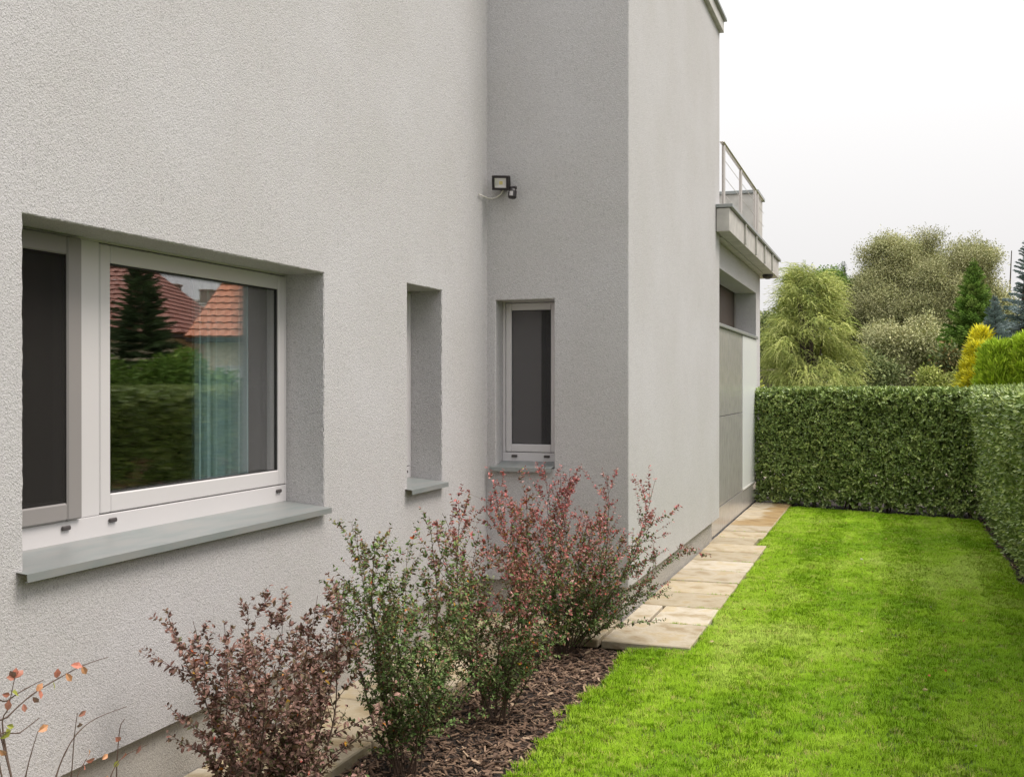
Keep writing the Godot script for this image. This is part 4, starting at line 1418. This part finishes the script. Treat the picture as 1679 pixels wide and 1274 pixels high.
func conifer(called: String, label: String, cat: String, base: Vector3, high: float, wide: float, cols: Array, droop: float, dense: float, group := "", bare := 0.06) -> void:
	var o := thing(called, label, cat, base, group)
	# one branch: a spine with needled side twigs, 1 long, lying along +y, flat in x
	var m := MB.new()
	for i in 11:
		var f := (i + 0.6) / 11.0
		for s in [-1.0, 1.0]:
			var t := (1.0 - f) * 0.42 + 0.10
			for k in 4:
				var g := (k + 0.5) / 4.0
				var p := Vector3(s * t * g * 0.75, f + t * g * 0.5, r(-0.03, 0.03) - 0.05 * g)
				add_leaf(m, p, Vector3(s * r(0.5, 1.1), 1, r(-0.5, 0.5)), r(-0.5, 0.5), 0.14, 0.045)
				add_leaf(m, p, Vector3(s * r(-0.3, 0.8), 0.8, r(-0.9, 0.9)), r(-1.5, 1.5), 0.12, 0.04)
	var unit := m.mesh()
	var l := Leaves.new()
	var y := high * bare
	while y < high * 0.985:
		var f := y / high
		var long := wide / 2 * pow(1.0 - f, 0.82) + 0.06
		var n := int(5.0 + 4.0 * dense * (1.0 - f * 0.5))
		var a0 := r(0, TAU)
		for i in n:
			var a := a0 + TAU * i / n + r(-0.25, 0.25)
			var s := long * r(0.72, 1.12)
			var d := Vector3(cos(a), lerpf(-droop, 0.75, f * f), sin(a))
			l.put(base + Vector3.UP * (y + r(-0.06, 0.06) * high * 0.1), d, r(-0.35, 0.35), Vector3(s, s, s), mix_cols(cols))
		y += clampf(long * 0.30 / dense, 0.07, 0.6)
	l.put(base + Vector3.UP * high * 0.93, Vector3.UP, 0, Vector3.ONE * high * 0.075, mix_cols(cols))
	trunk_of(o, base, [[base - Vector3.UP * 0.2, base + Vector3.UP * high * 0.98, 1.0]], high * 0.013 + 0.02, M.bark)
	scatter(o, "crown", unit, l, M.leaf_matt)

func column_bush(called: String, label: String, cat: String, base: Vector3, high: float, wide: float, n: int, cols: Array, group := "", point := 0.6) -> void:
	# upright fans of scale leaves on a column that narrows to its top
	var o := thing(called, label, cat, base, group)
	var m := MB.new()
	for i in 14:
		var a := r(-0.9, 0.9)
		add_leaf(m, Vector3(sin(a) * 0.05, i * 0.012, r(-0.02, 0.02)), Vector3(sin(a), cos(a), r(-0.35, 0.35)), r(-0.6, 0.6), r(0.10, 0.2), 0.034)
	var unit := m.mesh()
	var l := Leaves.new()
	var bumps := noise(1.2, 3, FastNoiseLite.TYPE_SIMPLEX, 61)
	for i in n:
		var f := pow(rng.randf(), 0.8)
		var a := r(0, TAU)
		var rad := wide / 2 * (pow(1.0 - f, point) * 0.85 + 0.12 * (1.0 - f))
		rad *= 1.0 + 0.35 * bumps.get_noise_3d(cos(a) * 1.5 + base.x, f * high * 0.5, sin(a) * 1.5)
		rad *= 1.0 - absf(rng.randfn()) * 0.12
		var out := Vector3(cos(a), 0, sin(a))
		l.put(base + out * rad + Vector3.UP * f * high, out * r(0.2, 0.8) + Vector3.UP, r(0, TAU), Vector3.ONE * r(0.8, 1.4), mix_cols(cols))
	trunk_of(o, base, [[base - Vector3.UP * 0.1, base + Vector3.UP * high * 0.9, 1.0]], 0.04, M.bark)
	scatter(o, "crown", unit, l, M.leaf_matt)

func weeping(called: String, label: String, base: Vector3, high: float, wide: float, n: int, cols: Array) -> void:
	var o := thing(called, label, "tree", base)
	# one hanging shoot: rises a little, bends over, hangs; narrow leaves all along
	var m := MB.new()
	for i in 40:
		var f := i / 39.0
		var p := Vector3(0.0, 0.55 * f - 0.02, 0.0) + Vector3(0, 0.15 * sin(f * 3.0), 0.18 * sin(f * 2.2) - 0.62 * f * f)
		var d := Vector3(r(-0.9, 0.9), r(-0.1, 0.5), r(-1.3, 0.1) - f)
		add_leaf(m, p, d, r(0, TAU), r(0.07, 0.13), 0.016)
	var unit := m.mesh()
	var l := Leaves.new()
	var limbs := [[base - Vector3.UP * 0.2, base + Vector3.UP * high * 0.6, 1.0]]
	var clumps := 170
	for c in clumps:
		# each limb end carries a spray of shoots that fans out and over
		var f := 0.12 + 0.86 * (c + rng.randf()) / clumps
		var a := r(0, TAU)
		var bulge := 0.55 + 0.45 * sin(clampf(f * 1.5, 0, 1) * PI * 0.75)
		if f > 0.5:
			bulge = sqrt(maxf(0.0, 1.0 - pow((f - 0.35) / 0.66, 2.0)))
		var out := Vector3(cos(a), 0, sin(a))
		var p := base + out * (wide / 2 * bulge * r(0.35, 0.92)) + Vector3.UP * high * (f - 0.06)
		if c % 4 == 0:
			limbs.append([base + Vector3.UP * high * r(0.1, 0.3 + 0.3 * f), p, 0.35])
		var tone := r(0.8, 1.2)
		for i in int(float(n) / clumps):
			var y := (out * r(0.3, 1.2) + rv() * 0.75)
			y.y = 0.0
			y = y.normalized()
			var s := r(0.6, 1.15) * high * 0.135
			var x := y.cross(Vector3.UP).normalized()
			var yy := y.rotated(x, r(-0.2, 0.6) + 1.1 * f * f)
			l.t.append(Transform3D(Basis(x * s, yy * s, x.cross(yy) * s), p + rv() * r(0.0, 0.34)))
			var col: Color = mix_cols(cols)
			l.c.append(Color(col.r * tone, col.g * tone, col.b * tone))
	trunk_of(o, base, limbs, 0.1, M.bark)
	scatter(o, "crown", unit, l, M.leaf_matt)

func g(a: float, b: float, c: float) -> Color:
	return Color(a, b, c)

func background() -> void:
	var gold := [g(0.46, 0.49, 0.14), g(0.35, 0.41, 0.11), g(0.55, 0.57, 0.22), g(0.26, 0.32, 0.09)]
	var grey_green := [g(0.36, 0.37, 0.18), g(0.43, 0.42, 0.21), g(0.26, 0.28, 0.13), g(0.48, 0.46, 0.26)]
	var dark := [g(0.07, 0.11, 0.045), g(0.1, 0.15, 0.06), g(0.05, 0.08, 0.035)]
	var spruce_blue := [g(0.22, 0.29, 0.28), g(0.15, 0.21, 0.19), g(0.3, 0.37, 0.37), g(0.11, 0.15, 0.13)]
	var fresh := [g(0.13, 0.23, 0.035), g(0.17, 0.28, 0.05), g(0.09, 0.17, 0.03), g(0.22, 0.31, 0.07)]
	var yellow := [g(0.74, 0.66, 0.04), g(0.8, 0.74, 0.06), g(0.64, 0.6, 0.05), g(0.5, 0.52, 0.07)]
	var lime := [g(0.34, 0.48, 0.04), g(0.43, 0.57, 0.05), g(0.23, 0.35, 0.03), g(0.5, 0.62, 0.07)]
	var leafy := [g(0.17, 0.21, 0.08), g(0.23, 0.27, 0.11), g(0.11, 0.15, 0.055), g(0.29, 0.31, 0.13)]
	var small := ball(14, 0.32, 0.15, 0.07)
	var big := ball(34, 0.5, 0.13, 0.05)
	weeping("willow_tree", "golden green weeping willow standing just beyond the dark hedge", Vector3(-2.3, -0.1, -34.2), 5.4, 2.75, 7200, gold)
	round_tree("broad_tree", "very large round-headed olive grey tree, tallest beyond the hedge", "tree", Vector3(1.9, -0.1, -69.5), 11.3, 11.6, 0.04, 340, 90, big, grey_green, 0.55)
	round_tree("grey_bush", "big grey green bush below the round-headed tree", "bush", Vector3(0.9, -0.1, -56.0), 5.6, 5.4, 0.02, 50, 90, small, grey_green, 1.0)
	round_tree("willow_bush", "low dull green bush between the weeping willow and the round-headed tree", "bush", Vector3(-1.2, -0.1, -48.0), 3.3, 3.4, 0.02, 36, 80, small, leafy, 1.0)
	conifer("cypress_tree", "bright green conical cypress in front of the round-headed tree", "tree", Vector3(3.5, -0.1, -51.5), 7.2, 4.3, fresh, -0.25, 1.7)
	conifer("blue_spruce", "tall blue spruce cut off by the picture edge behind the lime hedge", "tree", Vector3(4.95, -0.1, -43.5), 7.6, 3.6, spruce_blue, 0.1, 1.15)
	conifer("blue_spruce", "lower grey blue spruce between the cypress and the taller blue one", "tree", Vector3(3.55, -0.1, -42.0), 4.9, 2.6, spruce_blue, 0.05, 1.2)
	conifer("dark_pine", "dark pine beside the balcony end, bushier of the two pines", "tree", Vector3(-5.2, -0.1, -61.5), 7.9, 4.6, dark, -0.1, 1.2)
	conifer("dark_pine", "dark pine rising behind the crown of the weeping willow", "tree", Vector3(-4.3, -0.1, -66.0), 8.2, 3.6, dark, -0.1, 1.0)
	conifer("thin_spruce", "thin sparse spruce top standing against the sky left of the big tree", "tree", Vector3(-2.8, -0.1, -73.0), 9.6, 2.6, dark, 0.15, 0.6)
	round_tree("birch_tree", "slim light green birch whose loose top shows above the weeping willow", "tree", Vector3(-3.75, -0.1, -68.5), 9.6, 4.2, 0.3, 40, 60, small, fresh, 0.8)
	round_tree("leafy_tree", "broad grey green tree filling the gap beside the far wing of the house", "tree", Vector3(-4.3, -0.1, -45.0), 5.0, 3.6, 0.05, 44, 90, small, leafy, 1.0)
	column_bush("golden_thuja", "golden yellow thuja standing at the end of the lime green row", "bush", Vector3(2.15, -0.1, -29.6), 2.55, 1.4, 2600, yellow)
	column_bush("golden_thuja", "smaller yellow thuja shoot rising behind the golden one", "bush", Vector3(2.25, -0.1, -30.6), 2.95, 0.9, 1100, yellow)
	var lab := ["lime green thuja next to the golden one, first of its row", "lime green thuja in the middle of its row, tallest", "lime green thuja at the picture edge"]
	for i in 3:
		column_bush("lime_thuja", lab[i], "bush", Vector3(2.42 + i * 0.6, -0.1, -27.4 + i * 0.15), [2.45, 2.65, 2.78][i], 1.05, 1900, lime, "lime green thujas in a row", 0.28)
	round_tree("yellow_shrub", "pale yellow green shrub looking over the hedge below the cypress", "bush", Vector3(1.15, -0.1, -33.0), 2.3, 1.6, 0.0, 16, 60, ball(14, 0.2, 0.1, 0.05), [g(0.3, 0.34, 0.09), g(0.22, 0.27, 0.06), g(0.38, 0.4, 0.14)], 1.2)
	round_tree("yellow_shrub", "small yellow leaved shrub beside the wall end of the far wing", "bush", Vector3(-2.45, -0.1, -22.0), 1.85, 0.9, 0.0, 9, 40, ball(12, 0.16, 0.1, 0.06), [g(0.34, 0.36, 0.05), g(0.4, 0.3, 0.12), g(0.25, 0.3, 0.05)], 1.0)
	round_tree("rust_bush", "brownish green bush between the cypress and the golden thuja", "bush", Vector3(1.95, -0.1, -38.0), 2.9, 1.9, 0.0, 18, 60, small, [g(0.2, 0.15, 0.06), g(0.12, 0.14, 0.05), g(0.09, 0.12, 0.05)], 1.0)
	var far := ["hazy green tree far behind the pines", "far green tree between the pines and the big round tree", "far round tree behind the grey green bush", "far leafy tree behind the bright cypress", "far tree at the end of the tree line, behind the blue spruces", "far tree behind the far wing of the house"]
	for i in 6:
		round_tree("leafy_tree", far[i], "tree", Vector3([-8.5, -1.5, 2.2, 6.5, 10.0, -12.0][i], -0.1, [-84.0, -86.0, -90.0, -80.0, -74.0, -76.0][i]), [8.5, 6.6, 6.0, 7.0, 8.0, 9.0][i], [7.0, 6.5, 7.0, 6.5, 7.0, 8.0][i], 0.02, 60, 70, big, leafy, 1.0, "trees of the far tree line")
	# a dark board fence with a pale capping behind the willow
	var f := thing("board_fence", "brown board fence with a pale capping rail behind the willow", "fence", Vector3(-5.0, 0, -40.0))
	for i in 26:
		part(f, "fence_board", bx(Vector3(-7.6 + i * 0.2, -0.1, -40.0), Vector3(-7.41 + i * 0.2, 2.1, -40.03), 0.004), M.dark_wood)
	part(f, "capping_rail", bx(Vector3(-7.6, 2.105, -39.95), Vector3(-2.4, 2.17, -40.08), 0.005), M.lane)
	var p := thing("utility_pole", "bare wooden utility pole rising beside the blue spruce", "pole", Vector3(8.0, -0.1, -82.0))
	trunk_of(p, Vector3(8.0, -0.1, -82.0), [[Vector3(8.0, -0.1, -82.0), Vector3(8.0, 10.9, -82.0), 1.0]], 0.12, M.bark, "post")
	# across the long hedge: spruce and bushes that the wide window mirrors
	conifer("garden_spruce", "dark spruce across the long hedge, mirrored in the wide window", "tree", Vector3(8.0, -0.1, -17.6), 4.35, 2.5, dark, 0.15, 1.5)
	var opp := ["yellow green bush left of the mirrored spruce", "green bush below the mirrored spruce", "bright green bush right of the mirrored spruce", "bushy green shrub before the cream house, mirrored in the wide window"]
	for i in 4:
		round_tree("garden_bush", opp[i], "bush", Vector3(6.6 + 0.6 * (i % 2), -0.1, -14.2 - i * 1.15), [2.35, 2.1, 2.5, 2.3][i], 2.3, 0.0, 22, 70, ball(14, 0.22, 0.1, 0.05), fresh if i != 1 else leafy, 1.0, "bushes across the long hedge")
